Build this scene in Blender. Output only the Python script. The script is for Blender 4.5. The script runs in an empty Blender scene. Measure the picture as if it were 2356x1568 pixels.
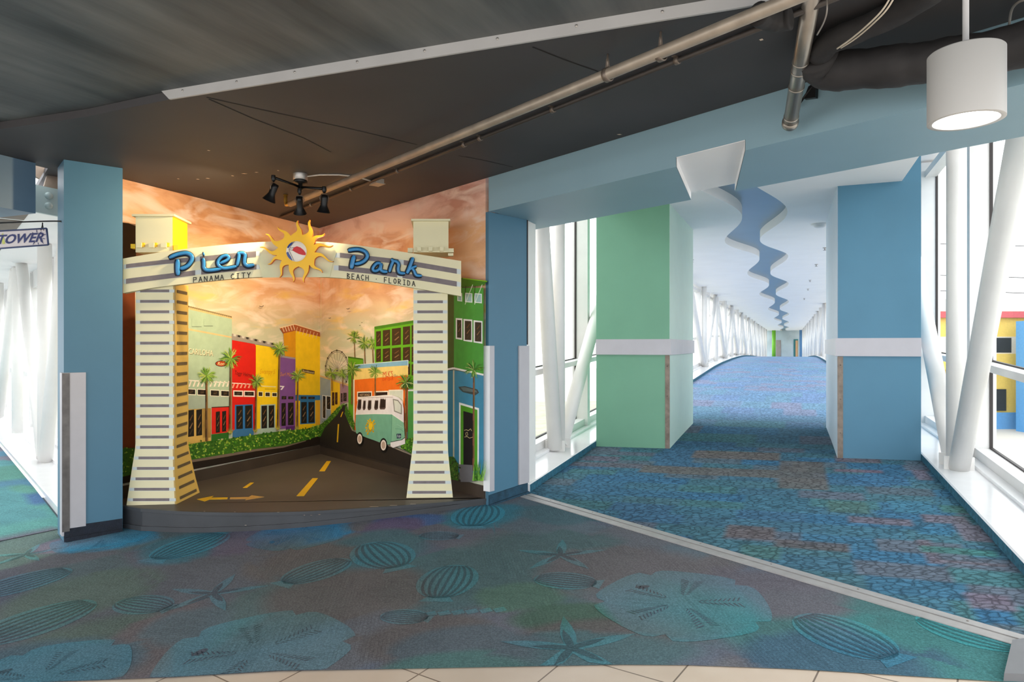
import bpy, bmesh, math, random
from mathutils import Vector, Matrix
random.seed(7)
sc = bpy.context.scene
COL = sc.collection
# ------------------------------------------------------------------ camera
W_PX, H_PX, F_PX, HOR, CX, EYE = 2356.0, 1568.0, 1570.0, 795.0, 1178.0, 1.40
cam_d = bpy.data.cameras.new('camera'); cam = bpy.data.objects.new('camera', cam_d); COL.objects.link(cam)
cam.location = (0, 0, EYE); cam.rotation_euler = (math.pi/2, 0, 0)
cam_d.sensor_width = 36; cam_d.lens = 36*F_PX/W_PX; cam_d.shift_y = (HOR-H_PX/2)/W_PX
cam_d.clip_start = .02; cam_d.clip_end = 600
sc.camera = cam
# ------------------------------------------------------------------ world and exposure
wd = bpy.data.worlds.new('sky'); sc.world = wd; wd.use_nodes = True
bg = wd.node_tree.nodes['Background']
bg.inputs[0].default_value = (.97, .985, 1.0, 1); bg.inputs[1].default_value = 2.75
sc.view_settings.view_transform = 'Standard'; sc.view_settings.look = 'None'
sc.view_settings.gamma = 1; sc.view_settings.use_curve_mapping = False
sc.view_settings.exposure = 0.3
sc.cycles.max_bounces = 14; sc.cycles.diffuse_bounces = 8; sc.cycles.transparent_max_bounces = 24
# ------------------------------------------------------------------ geometry of the place
U = (.3766, .9264); V = (.9264, -.3766)            # bridge axis and its right-hand side
Wd = (.6517, -.7585); Nn = (.7585, .6517)          # wall line of the right mural and bulkhead, and its normal
CO = (-2.2, 7.8)                                   # the corner of the alcove
CEIL = 2.745
STAGE = .173
def lerp(a, b, t): return a+(b-a)*t
def interp(tab, x):
    if x <= tab[0][0]: return tab[0][1]
    for (x0, y0), (x1, y1) in zip(tab, tab[1:]):
        if x <= x1: return lerp(y0, y1, (x-x0)/(x1-x0))
    return tab[-1][1]
def smooth_tab(tab, x):
    n = 9; w = 2.2
    return sum(interp(tab, x+w*(k/(n-1)*2-1)) for k in range(n))/n
PROF = [(6,.174),(9,.307),(12,.42),(16.1,.55),(19.3,.685),(22.4,.79),(28.2,.865),(33,.885),(36.6,.865),(46.7,.69),(60,.33),(84,.0),(100,0)]
def st(x, y): return U[0]*x+U[1]*y, V[0]*x+V[1]*y
def fz(x, y):
    s, t = st(x, y)
    zp = .0444*s+.0271*t-.0371
    if s <= 7.5: return zp
    k = min(1, (s-7.5)/4); k = k*k*(3-2*k)
    zc = smooth_tab(PROF, s)
    return lerp(zp, zc, k)
def ST(s, t, z): return Vector((U[0]*s+V[0]*t, U[1]*s+V[1]*t, z))
def fst(s, t, dz=0.0):
    p = ST(s, t, 0); return Vector((p.x, p.y, fz(p.x, p.y)+dz))
CPROF = [(5,2.95),(9,2.96),(12,3.04),(16,3.12),(90,3.14)]
def cz(s): return smooth_tab(CPROF, s)
def ray(px, py): return Vector(((px-CX)/F_PX, 1, (HOR-py)/F_PX))
def at_z(px, py, z):
    r = ray(px, py); d = (z-EYE)/r.z; return Vector((r.x*d, d, z))
def at_floor(px, py, dz=0.0):
    r = ray(px, py); d = 3.0
    for _ in range(60):
        z = fz(r.x*d, d)+dz
        d = d*.5+.5*(EYE-z)/(-r.z)
    return Vector((r.x*d, d, EYE+r.z*d))
def at_plane(px, py, p0, n):                       # vertical plane through p0 with normal n
    r = ray(px, py); d = (p0[0]*n[0]+p0[1]*n[1])/(r.x*n[0]+r.y*n[1])
    return Vector((r.x*d, d, EYE+r.z*d))
NL = V                                             # normal of the left mural wall (towards the room)
NR = (-Nn[0], -Nn[1])                              # normal of the right mural wall (towards the room)
def on_left(px, py, k=0.0):
    return at_plane(px, py, (CO[0]+NL[0]*k, CO[1]+NL[1]*k), NL)
def on_right(px, py, k=0.0):
    return at_plane(px, py, (CO[0]+NR[0]*k, CO[1]+NR[1]*k), NR)
AP = (-2.96, 5.25); Ad = (.99497, .1002); An = (.1002, -.99497)
def on_arch(px, py, k=0.0):
    return at_plane(px, py, (AP[0]+An[0]*k, AP[1]+An[1]*k), An)
# ------------------------------------------------------------------ mesh builder
class MB:
    def __init__(self): self.v = []; self.f = []; self.m = []; self.cur = 0; self.sm = []; self.smooth = False
    def mat(self, i): self.cur = i; return self
    def face(self, idx): self.f.append(tuple(idx)); self.m.append(self.cur); self.sm.append(self.smooth)
    def poly(self, pts):
        n = len(self.v); self.v += [Vector(p) for p in pts]; self.face(range(n, n+len(pts)))
    def prism(self, pts, vec, cap=True):
        n = len(self.v); k = len(pts); vec = Vector(vec)
        self.v += [Vector(p) for p in pts]+[Vector(p)+vec for p in pts]
        if cap: self.face(range(n, n+k)); self.face([n+k+i for i in reversed(range(k))])
        for i in range(k):
            j = (i+1) % k; self.face((n+i, n+k+i, n+k+j, n+j))
    def hexa(self, b, t):                          # four bottom points and four top points
        n = len(self.v); self.v += [Vector(p) for p in list(b)+list(t)]
        for q in ((3,2,1,0),(4,5,6,7),(0,1,5,4),(1,2,6,5),(2,3,7,6),(3,0,4,7)): self.face([n+i for i in q])
    def box(self, c, ax, ay, sx, sy, z0, z1):      # c = (x,y) centre, ax/ay = plan axes
        p = []
        for i, j in ((-1,-1),(1,-1),(1,1),(-1,1)):
            p.append((c[0]+ax[0]*sx/2*i+ay[0]*sy/2*j, c[1]+ax[1]*sx/2*i+ay[1]*sy/2*j))
        self.hexa([(x, y, z0) for x, y in p], [(x, y, z1) for x, y in p])
    def tube(self, pts, r, seg=10, caps=True, flat=None):
        pts = [Vector(p) for p in pts]; n = len(pts); rs = r if isinstance(r, (list, tuple)) else [r]*n
        base = len(self.v); keep = self.smooth; up0 = None
        for i, p in enumerate(pts):
            d = (pts[min(i+1, n-1)]-pts[max(i-1, 0)]).normalized()
            if flat is not None: a = Vector(flat).cross(d).normalized(); b = Vector(flat).normalized()
            else:
                if up0 is None:
                    up0 = Vector((0,0,1)) if abs(d.z) < .9 else Vector((1,0,0))
                a = d.cross(up0).normalized(); b = a.cross(d).normalized(); up0 = b
            for k in range(seg):
                an = 2*math.pi*k/seg; self.v.append(p+a*math.cos(an)*rs[i]+b*math.sin(an)*rs[i]*(.55 if flat is not None else 1))
        self.smooth = True
        for i in range(n-1):
            for k in range(seg):
                k2 = (k+1) % seg
                self.face((base+i*seg+k, base+i*seg+k2, base+(i+1)*seg+k2, base+(i+1)*seg+k))
        self.smooth = keep
        if caps:
            self.face([base+k for k in reversed(range(seg))]); self.face([base+(n-1)*seg+k for k in range(seg)])
    def lathe(self, c, axis, prof, seg=24):        # prof = [(radius, distance along axis)]
        c = Vector(c); ax = Vector(axis).normalized(); a = ax.orthogonal().normalized(); b = ax.cross(a)
        base = len(self.v); keep = self.smooth; self.smooth = True
        for r, h in prof:
            for k in range(seg):
                an = 2*math.pi*k/seg; self.v.append(c+ax*h+(a*math.cos(an)+b*math.sin(an))*max(r, 1e-4))
        for i in range(len(prof)-1):
            for k in range(seg):
                k2 = (k+1) % seg; self.face((base+i*seg+k, base+i*seg+k2, base+(i+1)*seg+k2, base+(i+1)*seg+k))
        self.smooth = keep
    def build(self, name, mats, root=None, parent=None, loc=None):
        """root: the thing's Empty or base object (gives the origin); parent: the object this part hangs under"""
        if root is not None: o0 = Vector(root['org'])
        else: o0 = Vector(loc) if loc is not None else Vector((0,0,0))
        me = bpy.data.meshes.new(name); me.from_pydata([v-o0 for v in self.v], [], self.f)
        if not isinstance(mats, (list, tuple)): mats = [mats]
        for m in mats: me.materials.append(m)
        me.polygons.foreach_set('material_index', self.m); me.polygons.foreach_set('use_smooth', self.sm)
        me.update()
        o = bpy.data.objects.new(name, me); COL.objects.link(o)
        if root is not None: o.parent = parent if parent is not None else root
        else: o.location = o0; o['org'] = tuple(o0)
        return o
def thing(name, label, cat, loc, group=None):
    o = bpy.data.objects.new(name, None); COL.objects.link(o); o.location = loc; o.empty_display_size = .1
    o['org'] = tuple(loc); return tag(o, label, cat, group)
def tag(o, label, cat, group=None):
    o['label'] = label; o['category'] = cat
    if group: o['group'] = group
    return o
def struct(o): o['kind'] = 'structure'; return o
# ------------------------------------------------------------------ materials
def srgb(c):
    if isinstance(c, str): c = [int(c[i:i+2], 16) for i in (0, 2, 4)]
    return tuple(((v/255)/12.92 if v/255 <= .04045 else ((v/255+.055)/1.055)**2.4) for v in c)+(1,)
_mc = {}
def mat(name, col, rough=.6, metal=0.0, var=.06, scale=6.0, bump=0.0, bscale=40.0, spec=.5, coat=0.0):
    if name in _mc: return _mc[name]
    m = bpy.data.materials.new(name); m.use_nodes = True; nt = m.node_tree; b = nt.nodes['Principled BSDF']
    b.inputs['Roughness'].default_value = rough; b.inputs['Metallic'].default_value = metal
    b.inputs['Specular IOR Level'].default_value = spec; b.inputs['Coat Weight'].default_value = coat
    c = srgb(col)
    tc = nt.nodes.new('ShaderNodeTexCoord'); nz = nt.nodes.new('ShaderNodeTexNoise')
    nz.inputs['Scale'].default_value = scale; nz.inputs['Detail'].default_value = 5
    nt.links.new(tc.outputs['Object'], nz.inputs['Vector'])
    rp = nt.nodes.new('ShaderNodeValToRGB')
    rp.color_ramp.elements[0].position = .3; rp.color_ramp.elements[1].position = .7
    rp.color_ramp.elements[0].color = tuple(v*(1-var) for v in c[:3])+(1,)
    rp.color_ramp.elements[1].color = tuple(min(1, v*(1+var)) for v in c[:3])+(1,)
    nt.links.new(nz.outputs['Fac'], rp.inputs[0]); nt.links.new(rp.outputs[0], b.inputs['Base Color'])
    if bump:
        n2 = nt.nodes.new('ShaderNodeTexNoise'); n2.inputs['Scale'].default_value = bscale
        bp = nt.nodes.new('ShaderNodeBump'); bp.inputs['Strength'].default_value = bump; bp.inputs['Distance'].default_value = .01
        nt.links.new(tc.outputs['Object'], n2.inputs['Vector']); nt.links.new(n2.outputs['Fac'], bp.inputs['Height'])
        nt.links.new(bp.outputs[0], b.inputs['Normal'])
    _mc[name] = m; return m
def paint(hexcol): return mat('paint_'+hexcol, hexcol, rough=.55, var=.07, scale=14, spec=.3)
def emit(name, col, strength):
    m = bpy.data.materials.new(name); m.use_nodes = True; nt = m.node_tree; b = nt.nodes['Principled BSDF']
    b.inputs['Base Color'].default_value = srgb(col); b.inputs['Emission Color'].default_value = srgb(col)
    b.inputs['Emission Strength'].default_value = strength; return m
def glass_mat():
    m = bpy.data.materials.new('window_glass'); m.use_nodes = True; nt = m.node_tree
    for n in list(nt.nodes): nt.nodes.remove(n)
    out = nt.nodes.new('ShaderNodeOutputMaterial'); mx = nt.nodes.new('ShaderNodeMixShader')
    tr = nt.nodes.new('ShaderNodeBsdfTransparent'); gl = nt.nodes.new('ShaderNodeBsdfGlossy')
    tr.inputs[0].default_value = (.95, .975, .97, 1); gl.inputs['Roughness'].default_value = .02
    lw = nt.nodes.new('ShaderNodeValue'); lw.outputs[0].default_value = .025
    nt.links.new(lw.outputs[0], mx.inputs[0]); nt.links.new(tr.outputs[0], mx.inputs[1]); nt.links.new(gl.outputs[0], mx.inputs[2])
    nt.links.new(mx.outputs[0], out.inputs[0]); return m
BLUE = mat('blue_paint', (84,136,164), .5, var=.03, scale=3)
GREEN = mat('green_paint', (118,172,144), .5, var=.03, scale=3)
COLB = mat('column_blue_shaded', (72,116,140), .5, var=.03, scale=3)  # pier blue darkened, shade around the alcove columns put into the colour
WHITE = mat('white_paint', (232,232,234), .45, var=.02)
STEEL_W = mat('white_steel', (236,234,231), .35, var=.02)
SILL = mat('glossy_white_sill', (236,236,238), .16, var=.02)
OFFW = mat('ceiling_white', (246,245,246), .6, var=.02, scale=2)
GUARD = mat('guard_white', (178,176,181), .45, var=.03, scale=9)
NAVY = mat('navy_carpet_base', (22,30,44), .8, var=.3, scale=30, bump=.6, bscale=120)
ALU = mat('worn_aluminium', (176,172,168), .38, .75, var=.12, scale=12)
DMETAL = mat('dull_metal', (128,116,106), .45, .6, var=.25, scale=18)
BLACK = mat('black_metal', (18,18,19), .35, .3, var=.1)
FRAME = mat('window_frame', (222,221,220), .4, var=.03)
GASKET = mat('dark_gasket', (52,46,46), .6)
GLASS = glass_mat()
# ------------------------------------------------------------------ carpets
def hashf(i, j, k=0):
    h = math.sin(i*127.1+j*311.7+k*74.7)*43758.5453
    return h-math.floor(h)
def carpet_mat(name, pebble):
    m = bpy.data.materials.new(name); m.use_nodes = True; nt = m.node_tree; b = nt.nodes['Principled BSDF']; L = nt.links.new
    b.inputs['Roughness'].default_value = .95; b.inputs['Specular IOR Level'].default_value = .12
    at = nt.nodes.new('ShaderNodeAttribute'); at.attribute_name = 'Col'
    tc = nt.nodes.new('ShaderNodeTexCoord')
    def mul(a, bsock, fac=1.0):
        x = nt.nodes.new('ShaderNodeMix'); x.data_type = 'RGBA'; x.blend_type = 'MULTIPLY'; x.inputs['Factor'].default_value = fac
        L(a, x.inputs['A']); L(bsock, x.inputs['B']); return x.outputs['Result']
    def ramp(fac, *els):
        r = nt.nodes.new('ShaderNodeValToRGB'); L(fac, r.inputs[0])
        while len(r.color_ramp.elements) < len(els): r.color_ramp.elements.new(.5)
        for e, (p, v) in zip(r.color_ramp.elements, els): e.position = p; e.color = (v, v, v, 1)
        return r.outputs[0]
    mp = nt.nodes.new('ShaderNodeMapping'); L(tc.outputs['Object'], mp.inputs['Vector'])
    mp.inputs['Rotation'].default_value = (0, 0, math.atan2(V[1], V[0])*-1)
    fine = nt.nodes.new('ShaderNodeTexNoise'); fine.inputs['Scale'].default_value = 210; fine.inputs['Detail'].default_value = 3
    L(tc.outputs['Object'], fine.inputs['Vector'])
    col = mul(at.outputs['Color'], ramp(fine.outputs['Fac'], (.3, .62), (.7, 1.0)))
    if pebble:
        mp.inputs['Scale'].default_value = (1, 1.5, 1)
        wob = nt.nodes.new('ShaderNodeTexNoise'); wob.inputs['Scale'].default_value = 9; L(mp.outputs[0], wob.inputs['Vector'])
        addv = nt.nodes.new('ShaderNodeVectorMath'); addv.operation = 'MULTIPLY_ADD'
        addv.inputs[1].default_value = (.06, .06, .06); L(wob.outputs['Color'], addv.inputs[0]); L(mp.outputs[0], addv.inputs[2])
        vo = nt.nodes.new('ShaderNodeTexVoronoi'); vo.feature = 'DISTANCE_TO_EDGE'; vo.inputs['Scale'].default_value = 16
        L(addv.outputs[0], vo.inputs['Vector'])
        edge = ramp(vo.outputs['Distance'], (.0, .4), (.16, .97), (.4, 1.0))
        col = mul(col, edge)
        v2 = nt.nodes.new('ShaderNodeTexVoronoi'); v2.inputs['Scale'].default_value = 16; L(addv.outputs[0], v2.inputs['Vector'])
        sep = nt.nodes.new('ShaderNodeSeparateColor'); L(v2.outputs['Color'], sep.inputs[0])
        col = mul(col, ramp(sep.outputs[0], (0, .72), (1, 1.0)))
        hsock = vo.outputs['Distance']
    else:
        # woven hatch: short parallel cords that change direction from patch to patch
        ck = nt.nodes.new('ShaderNodeTexVoronoi'); ck.distance = 'CHEBYCHEV'; ck.inputs['Scale'].default_value = 4.2; L(mp.outputs[0], ck.inputs['Vector'])
        sep = nt.nodes.new('ShaderNodeSeparateColor'); L(ck.outputs['Color'], sep.inputs[0])
        outs = []
        for rot in (0.3, 1.45):
            m2 = nt.nodes.new('ShaderNodeMapping'); m2.inputs['Rotation'].default_value = (0, 0, rot); L(tc.outputs['Object'], m2.inputs['Vector'])
            br = nt.nodes.new('ShaderNodeTexBrick'); br.inputs['Scale'].default_value = 9; br.inputs['Mortar Size'].default_value = .006
            br.inputs['Brick Width'].default_value = 1.6; br.inputs['Row Height'].default_value = .16; br.inputs['Mortar Smooth'].default_value = .6
            br.inputs['Color1'].default_value = (1,1,1,1); br.inputs['Color2'].default_value = (.86,.86,.86,1); br.inputs['Mortar'].default_value = (.42,.42,.42,1)
            L(m2.outputs[0], br.inputs['Vector']); outs.append(br.outputs['Color'])
        x = nt.nodes.new('ShaderNodeMix'); x.data_type = 'RGBA'; gt = nt.nodes.new('ShaderNodeMath'); gt.operation = 'GREATER_THAN'; gt.inputs[1].default_value = .5
        L(sep.outputs[0], gt.inputs[0]); L(gt.outputs[0], x.inputs['Factor']); L(outs[0], x.inputs['A']); L(outs[1], x.inputs['B'])
        n3 = nt.nodes.new('ShaderNodeTexNoise'); n3.inputs['Scale'].default_value = 2.6; L(tc.outputs['Object'], n3.inputs['Vector'])
        m5 = nt.nodes.new('ShaderNodeMix'); m5.data_type = 'RGBA'; m5.blend_type = 'MULTIPLY'
        L(ramp(n3.outputs['Fac'], (.38, .15), (.55, 1.0)), m5.inputs['Factor']); L(col, m5.inputs['A']); L(x.outputs['Result'], m5.inputs['B']); col = m5.outputs['Result']
        wv = nt.nodes.new('ShaderNodeTexVoronoi'); wv.inputs['Scale'].default_value = 90; L(mp.outputs[0], wv.inputs['Vector'])
        col = mul(col, ramp(wv.outputs['Distance'], (.1, 1.0), (.7, .72)))
        hsock = wv.outputs['Distance']
    L(col, b.inputs['Base Color'])
    bp = nt.nodes.new('ShaderNodeBump'); bp.inputs['Strength'].default_value = .35; bp.inputs['Distance'].default_value = .004
    L(hsock, bp.inputs['Height']); L(bp.outputs[0], b.inputs['Normal'])
    return m
HUBC = carpet_mat('shell_carpet', False); PEBC = carpet_mat('pebble_carpet', True)
def set_cols(o, fn):
    me = o.data; a = me.color_attributes.new('Col', 'FLOAT_COLOR', 'POINT'); org = Vector(o['org'])
    buf = []
    for v in me.vertices:
        c = fn(v.co.x+org.x, v.co.y+org.y); buf += [c[0], c[1], c[2], 1]
    a.data.foreach_set('color', buf)
def smoothstep(x): x = max(0, min(1, x)); return x*x*(3-2*x)
GAIN = 1.9                                        # carpet dye reflectance against the swatches
def sw(r, g, b, sat=.66):
    m = r*.3+g*.5+b*.2; c = srgb(tuple(m+(v-m)*sat for v in (r, g, b))); return tuple(v*GAIN for v in c[:3])
HUB_PAL = [sw(93,96,105), sw(90,93,107), sw(80,98,111), sw(80,100,107), sw(90,95,105), sw(84,94,113)]
HUB_BLOBS = []                                     # dyed areas: centre, radii in metres, colour
for px, py, rx, ry, c in [
    (240,1240,.35,.16,(40,128,170)), (690,1222,.35,.20,(38,118,170)), (950,1195,.30,.10,(52,92,160)), (1110,1185,.30,.2,(36,112,135)),
    (440,1255,.30,.20,(50,110,130)), (560,1240,.15,.25,(96,88,112)), (900,1210,.2,.15,(92,78,118)), (870,1265,.35,.25,(60,104,116)),
    (1040,1320,.35,.3,(66,102,108)), (1250,1290,.5,.4,(66,98,102)), (1200,1370,.2,.12,(70,108,92)), (1320,1420,.3,.1,(60,96,78)),
    (1900,1430,.45,.25,(50,108,110)), (2120,1500,.5,.25,(52,110,114)), (2240,1530,.4,.3,(44,118,120)), (1950,1530,.35,.2,(50,90,118)),
    (1460,1310,.5,.25,(96,90,94)), (1750,1360,.4,.2,(92,88,100)), (1400,1460,.4,.12,(88,84,84)), (1320,1500,.5,.12,(64,100,108)),
    (180,1370,.35,.25,(84,108,98)), (230,1480,.4,.25,(80,102,92)), (60,1260,.25,.3,(96,128,118)), (150,1250,.15,.12,(128,118,140)),
    (330,1480,.2,.3,(102,92,96)), (60,1540,.4,.2,(66,98,116)), (640,1400,.3,.25,(78,104,104)), (800,1360,.4,.25,(94,88,86)), (700,1290,.3,.2,(98,92,90)),
    (1300,1180,.3,.2,(58,98,110)), (440,1440,.2,.15,(82,102,112)), (980,1470,.3,.15,(92,86,86)), (1080,1500,.3,.15,(76,92,104)), (1060,1545,.3,.1,(62,108,106))]:
    p = at_floor(px, py); HUB_BLOBS.append((p.x, p.y, rx, ry*1.5, sw(*c)))
def hub_col(x, y):
    q = (x*Nn[1]-y*Nn[0])*-1; a = (x*Wd[0]+y*Wd[1])/.52; b = (x*Nn[0]+y*Nn[1])/.52
    i, j = math.floor(a), math.floor(b); c = [0, 0, 0]; wsum = 0
    fu, fv = smoothstep((a-i)*7-6), smoothstep((b-j)*7-6)
    for di in (0, 1):
        for dj in (0, 1):
            w = (fu if di else 1-fu)*(fv if dj else 1-fv); p = HUB_PAL[int(hashf(i+di, j+dj)*6) % 6]
            for k in range(3): c[k] += p[k]*w
    for bx, by, rx, ry, bc in HUB_BLOBS:
        d2 = ((x-bx)/rx)**2+((y-by)/ry)**2
        if d2 < 3:
            w = .9*smoothstep(1.9-d2*1.15+(hashf(math.floor(a*2), math.floor(b*2), 9)-.5)*.9)
            for k in range(3): c[k] = lerp(c[k], bc[k], w)
    return c
PEB_PAL = [sw(56,110,134,.8), sw(48,106,144,.8), sw(56,112,126,.7), sw(42,104,150,.8), sw(58,112,124), sw(54,120,118), sw(104,96,110), sw(92,98,106), sw(50,106,136), sw(54,100,140,.8)]
FAR_PAL = [tuple(v*1.6 for v in sw(*c)) for c in ((92,130,172),(86,130,174),(98,130,168),(88,134,168),(112,124,160),(90,126,176))]  # far carpet dyes, lightened to carry window light and grazing sheen
PEB_FIX = []                                       # grey-violet and green tiles that can be made out one by one: s0,s1,t0,t1
def fixpatch(px0, py0, px1, py1, c):
    a, b = at_floor(px0, py0), at_floor(px1, py1); (s0, t0), (s1, t1) = st(a.x, a.y), st(b.x, b.y)
    PEB_FIX.append((min(s0, s1), max(s0, s1), min(t0, t1), max(t0, t1), sw(*c)))
for q in [(1945,1186,2110,1212,(104,94,112)), (2110,1184,2240,1208,(108,98,114)), (2190,1205,2290,1250,(110,100,118)), (2105,1240,2165,1300,(104,94,110)),
          (2140,1285,2330,1306,(104,94,108)), (2218,1362,2356,1410,(110,98,122)), (1680,1208,1785,1246,(98,88,92)), (1785,1240,1960,1272,(92,86,90)),
          (1915,1048,2030,1066,(112,96,108)), (2090,1080,2150,1105,(112,100,120)), (1920,1078,2030,1090,(118,92,112)), (1600,1036,1790,1060,(112,98,90)),
          (1480,1070,1790,1100,(104,98,92)), (1790,1060,1910,1130,(98,94,92)), (1350,1048,1420,1062,(100,94,118)), (1320,1062,1480,1078,(96,96,110)),
          (2150,1160,2240,1184,(54,118,112)), (2120,1255,2300,1284,(46,122,118)), (1900,1150,2000,1184,(66,112,108)), (1700,1250,1800,1290,(58,112,112)),
          (2040,1150,2160,1186,(44,116,150)), (2105,1212,2200,1236,(36,112,156)), (2240,1400,2356,1440,(34,104,160)), (2150,1090,2240,1140,(38,112,160)), (1960,1090,2100,1120,(44,108,158))]:
    fixpatch(*q)
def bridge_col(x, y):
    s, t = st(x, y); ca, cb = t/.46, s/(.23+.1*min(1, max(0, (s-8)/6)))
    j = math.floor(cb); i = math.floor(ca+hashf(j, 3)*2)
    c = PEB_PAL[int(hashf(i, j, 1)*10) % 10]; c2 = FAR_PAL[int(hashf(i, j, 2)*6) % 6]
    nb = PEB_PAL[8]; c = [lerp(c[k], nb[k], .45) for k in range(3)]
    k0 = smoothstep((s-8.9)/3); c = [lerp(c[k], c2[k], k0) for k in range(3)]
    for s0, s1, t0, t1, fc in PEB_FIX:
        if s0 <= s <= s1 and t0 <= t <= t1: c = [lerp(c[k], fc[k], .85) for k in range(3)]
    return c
# --- hall carpet, its front edge follows the tile border
BORDER = [(-700,1640),(0,1575),(120,1568),(400,1557),(640,1543),(1000,1536),(1430,1528),(1580,1529),(1830,1538),(2290,1566),(2356,1570),(2700,1600)]
bl = []
for px, py in BORDER: p = at_floor(px, py); bl.append((p.x, p.y))
STRIP_A = at_floor(1213, 1141); STRIP_B = at_floor(2356, 1478)
def strip_y(x):                                     # y of the threshold strip above x
    return STRIP_A.y+(x-STRIP_A.x)*(STRIP_B.y-STRIP_A.y)/(STRIP_B.x-STRIP_A.x)
def hub_back(x): return 6.4 if x < STRIP_A.x-.25 else strip_y(x)
mb = MB(); NXg, NYg = 300, 150; xs = [lerp(-5.6, 2.55, i/NXg) for i in range(NXg+1)]
for x in xs:
    y0, y1 = interp(bl, x), max(interp(bl, x)+.02, hub_back(x))
    for j in range(NYg+1):
        y = lerp(y0, y1, j/NYg); mb.v.append(Vector((x, y, fz(x, y))))
for i in range(NXg):
    for j in range(NYg):
        a = i*(NYg+1)+j; mb.face((a, a+NYg+1, a+NYg+2, a+1))
# --- woven sea creatures, part of the carpet itself
def motif(cx, cy, polys, r, rot, mi, lift):
    c = at_floor(cx, cy); mb.cur = mi
    for pl in polys:
        q = []
        for a, b in pl:
            x = c.x+r*(a*math.cos(rot)-b*math.sin(rot)); y = c.y+r*(a*math.sin(rot)+b*math.cos(rot)); q.append((x, y))
        if all(y > interp(bl, x)+.005 and y < hub_back(x)-.01 for x, y in q) or mi >= 0:
            # keep what lies on the carpet
            q = [(x, max(y, interp(bl, x)+.004)) for x, y in q]
            q = [(x, min(y, hub_back(x)-.012)) for x, y in q]
            mb.poly([(x, y, fz(x, y)+lift) for x, y in q])
def disc(n=40, notch=()):
    out = []
    for i in range(n):
        a = 2*math.pi*i/n; rr = 1+.03*math.sin(5*a)
        for na in notch:
            d = abs((a-na+math.pi) % (2*math.pi)-math.pi)
            if d < .12: rr -= .16*(1-d/.12)
        out.append((rr*math.cos(a), rr*math.sin(a)))
    return out
def feather(a):
    out = []
    for k in range(9):
        r0 = .2+.055*k
        for sgn in (-1, 1):
            b0 = a+sgn*.05; p = (r0*math.cos(b0), r0*math.sin(b0)); q = ((r0+.06)*math.cos(a+sgn*.2), (r0+.06)*math.sin(a+sgn*.2))
            w = (.012*math.cos(a), .012*math.sin(a))
            out.append([p, q, (q[0]+w[0], q[1]+w[1]), (p[0]+w[0]*1.6, p[1]+w[1]*1.6)])
    return out
def star():
    out = []
    for i in range(50):
        a = 2*math.pi*i/50; k = abs(((a*5/(2*math.pi)) % 1)-.5)*2
        out.append(((.16+.84*k**2.2)*math.cos(a), (.16+.84*k**2.2)*math.sin(a)))
    return out
def shell(n=9):
    light, dark = [], []
    light.append([(math.cos(a)*.62, math.sin(a)*.9) for a in [2*math.pi*i/28 for i in range(28)]])
    for k in range(-3, 4):
        f = k/3.6; pts = []
        for i in range(11):
            y = -.82+1.64*i/10; wdt = .56*math.sqrt(max(0, 1-(y/.92)**2)); pts.append((f*wdt*1.0, y))
        dark.append([(x-.03, y) for x, y in pts]+[(x+.03, y) for x, y in reversed(pts)])
    for sy in (-1,):
        light.append([(-.34,-1.05),(.34,-1.05),(.16,-.74),(-.16,-.74)])
    return light, dark
MOT_L, MOT_D = 1, 2
SD = []
def sand_dollar(px, py, r, rot, tone):
    notch = [rot*0+math.pi*2*k/5+.3 for k in range(5)]
    motif(px, py, [disc(60, notch)], r, rot, tone, .0012)
    for k in range(5): motif(px, py, feather(2*math.pi*k/5+.3+math.pi/5), r, rot, MOT_D, .0022)
    motif(px, py, [[(.085*math.cos(a)-.25, .05*math.sin(a)+.55) for a in [2*math.pi*i/14 for i in range(14)]]], r, rot, MOT_D, .0022)
sand_dollar(1567, 1384, .43, .2, 1); sand_dollar(590, 1497, .43, 1.1, 1)
sand_dollar(240, 1236, .34, .4, 3); sand_dollar(690, 1228, .36, 2.0, 3)
sand_dollar(90, 1560, .36, .8, 1)
lt, dk = shell()
for px, py, r, rot in [(1030,1335,.28,-.12), (880,1275,.32,.5), (1100,1184,.33,-.1), (440,1254,.33,-.35), (1940,1460,.27,.42), (80,1430,.33,-.5), (930,1418,.14,1.3), (50,1340,.30,-.6), (730,1312,.26,-.6), (2230,1452,.24,.6), (1300,1335,.2,1.2), (1010,1232,.16,1.3), (330,1390,.2,1.2)]:
    motif(px, py, lt, r, rot, 1, .0012); motif(px, py, dk, r, rot, 2, .0022)
for px, py, r, rot in [(1290,1276,.30,.2), (1315,1490,.33,.35), (490,1365,.30,.3), (60,1275,.25,.6)]:
    motif(px, py, [star()], r, rot, 1, .0012); motif(px, py, [[(x*.55, y*.55) for x, y in star()]], r, rot+.1, 2, .0022)
for k in range(6): motif(990+k*32, 1412-2*k, [[(-.6,-.5),(.6,-.5),(.6,.5),(-.6,.5)]], .05, .4, 1, .0012)
def tinted(name, f, add=(0,0,0)):
    m = HUBC.copy(); m.name = name; nt = m.node_tree; b = nt.nodes['Principled BSDF']
    src = b.inputs['Base Color'].links[0].from_socket
    x = nt.nodes.new('ShaderNodeMix'); x.data_type = 'RGBA'; x.blend_type = 'MULTIPLY'; x.inputs['Factor'].default_value = 1
    x.inputs['B'].default_value = f+(1,); nt.links.new(src, x.inputs['A'])
    nt.links.new(x.outputs['Result'], b.inputs['Base Color']); return m
floor = struct(mb.build('floor', [HUBC, tinted('shell_motif_light', (.88,1.38,1.46)), tinted('shell_motif_dark', (.66,.76,.8)), tinted('shell_motif_blue', (.75,1.15,1.25))]))
set_cols(floor, hub_col)
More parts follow.
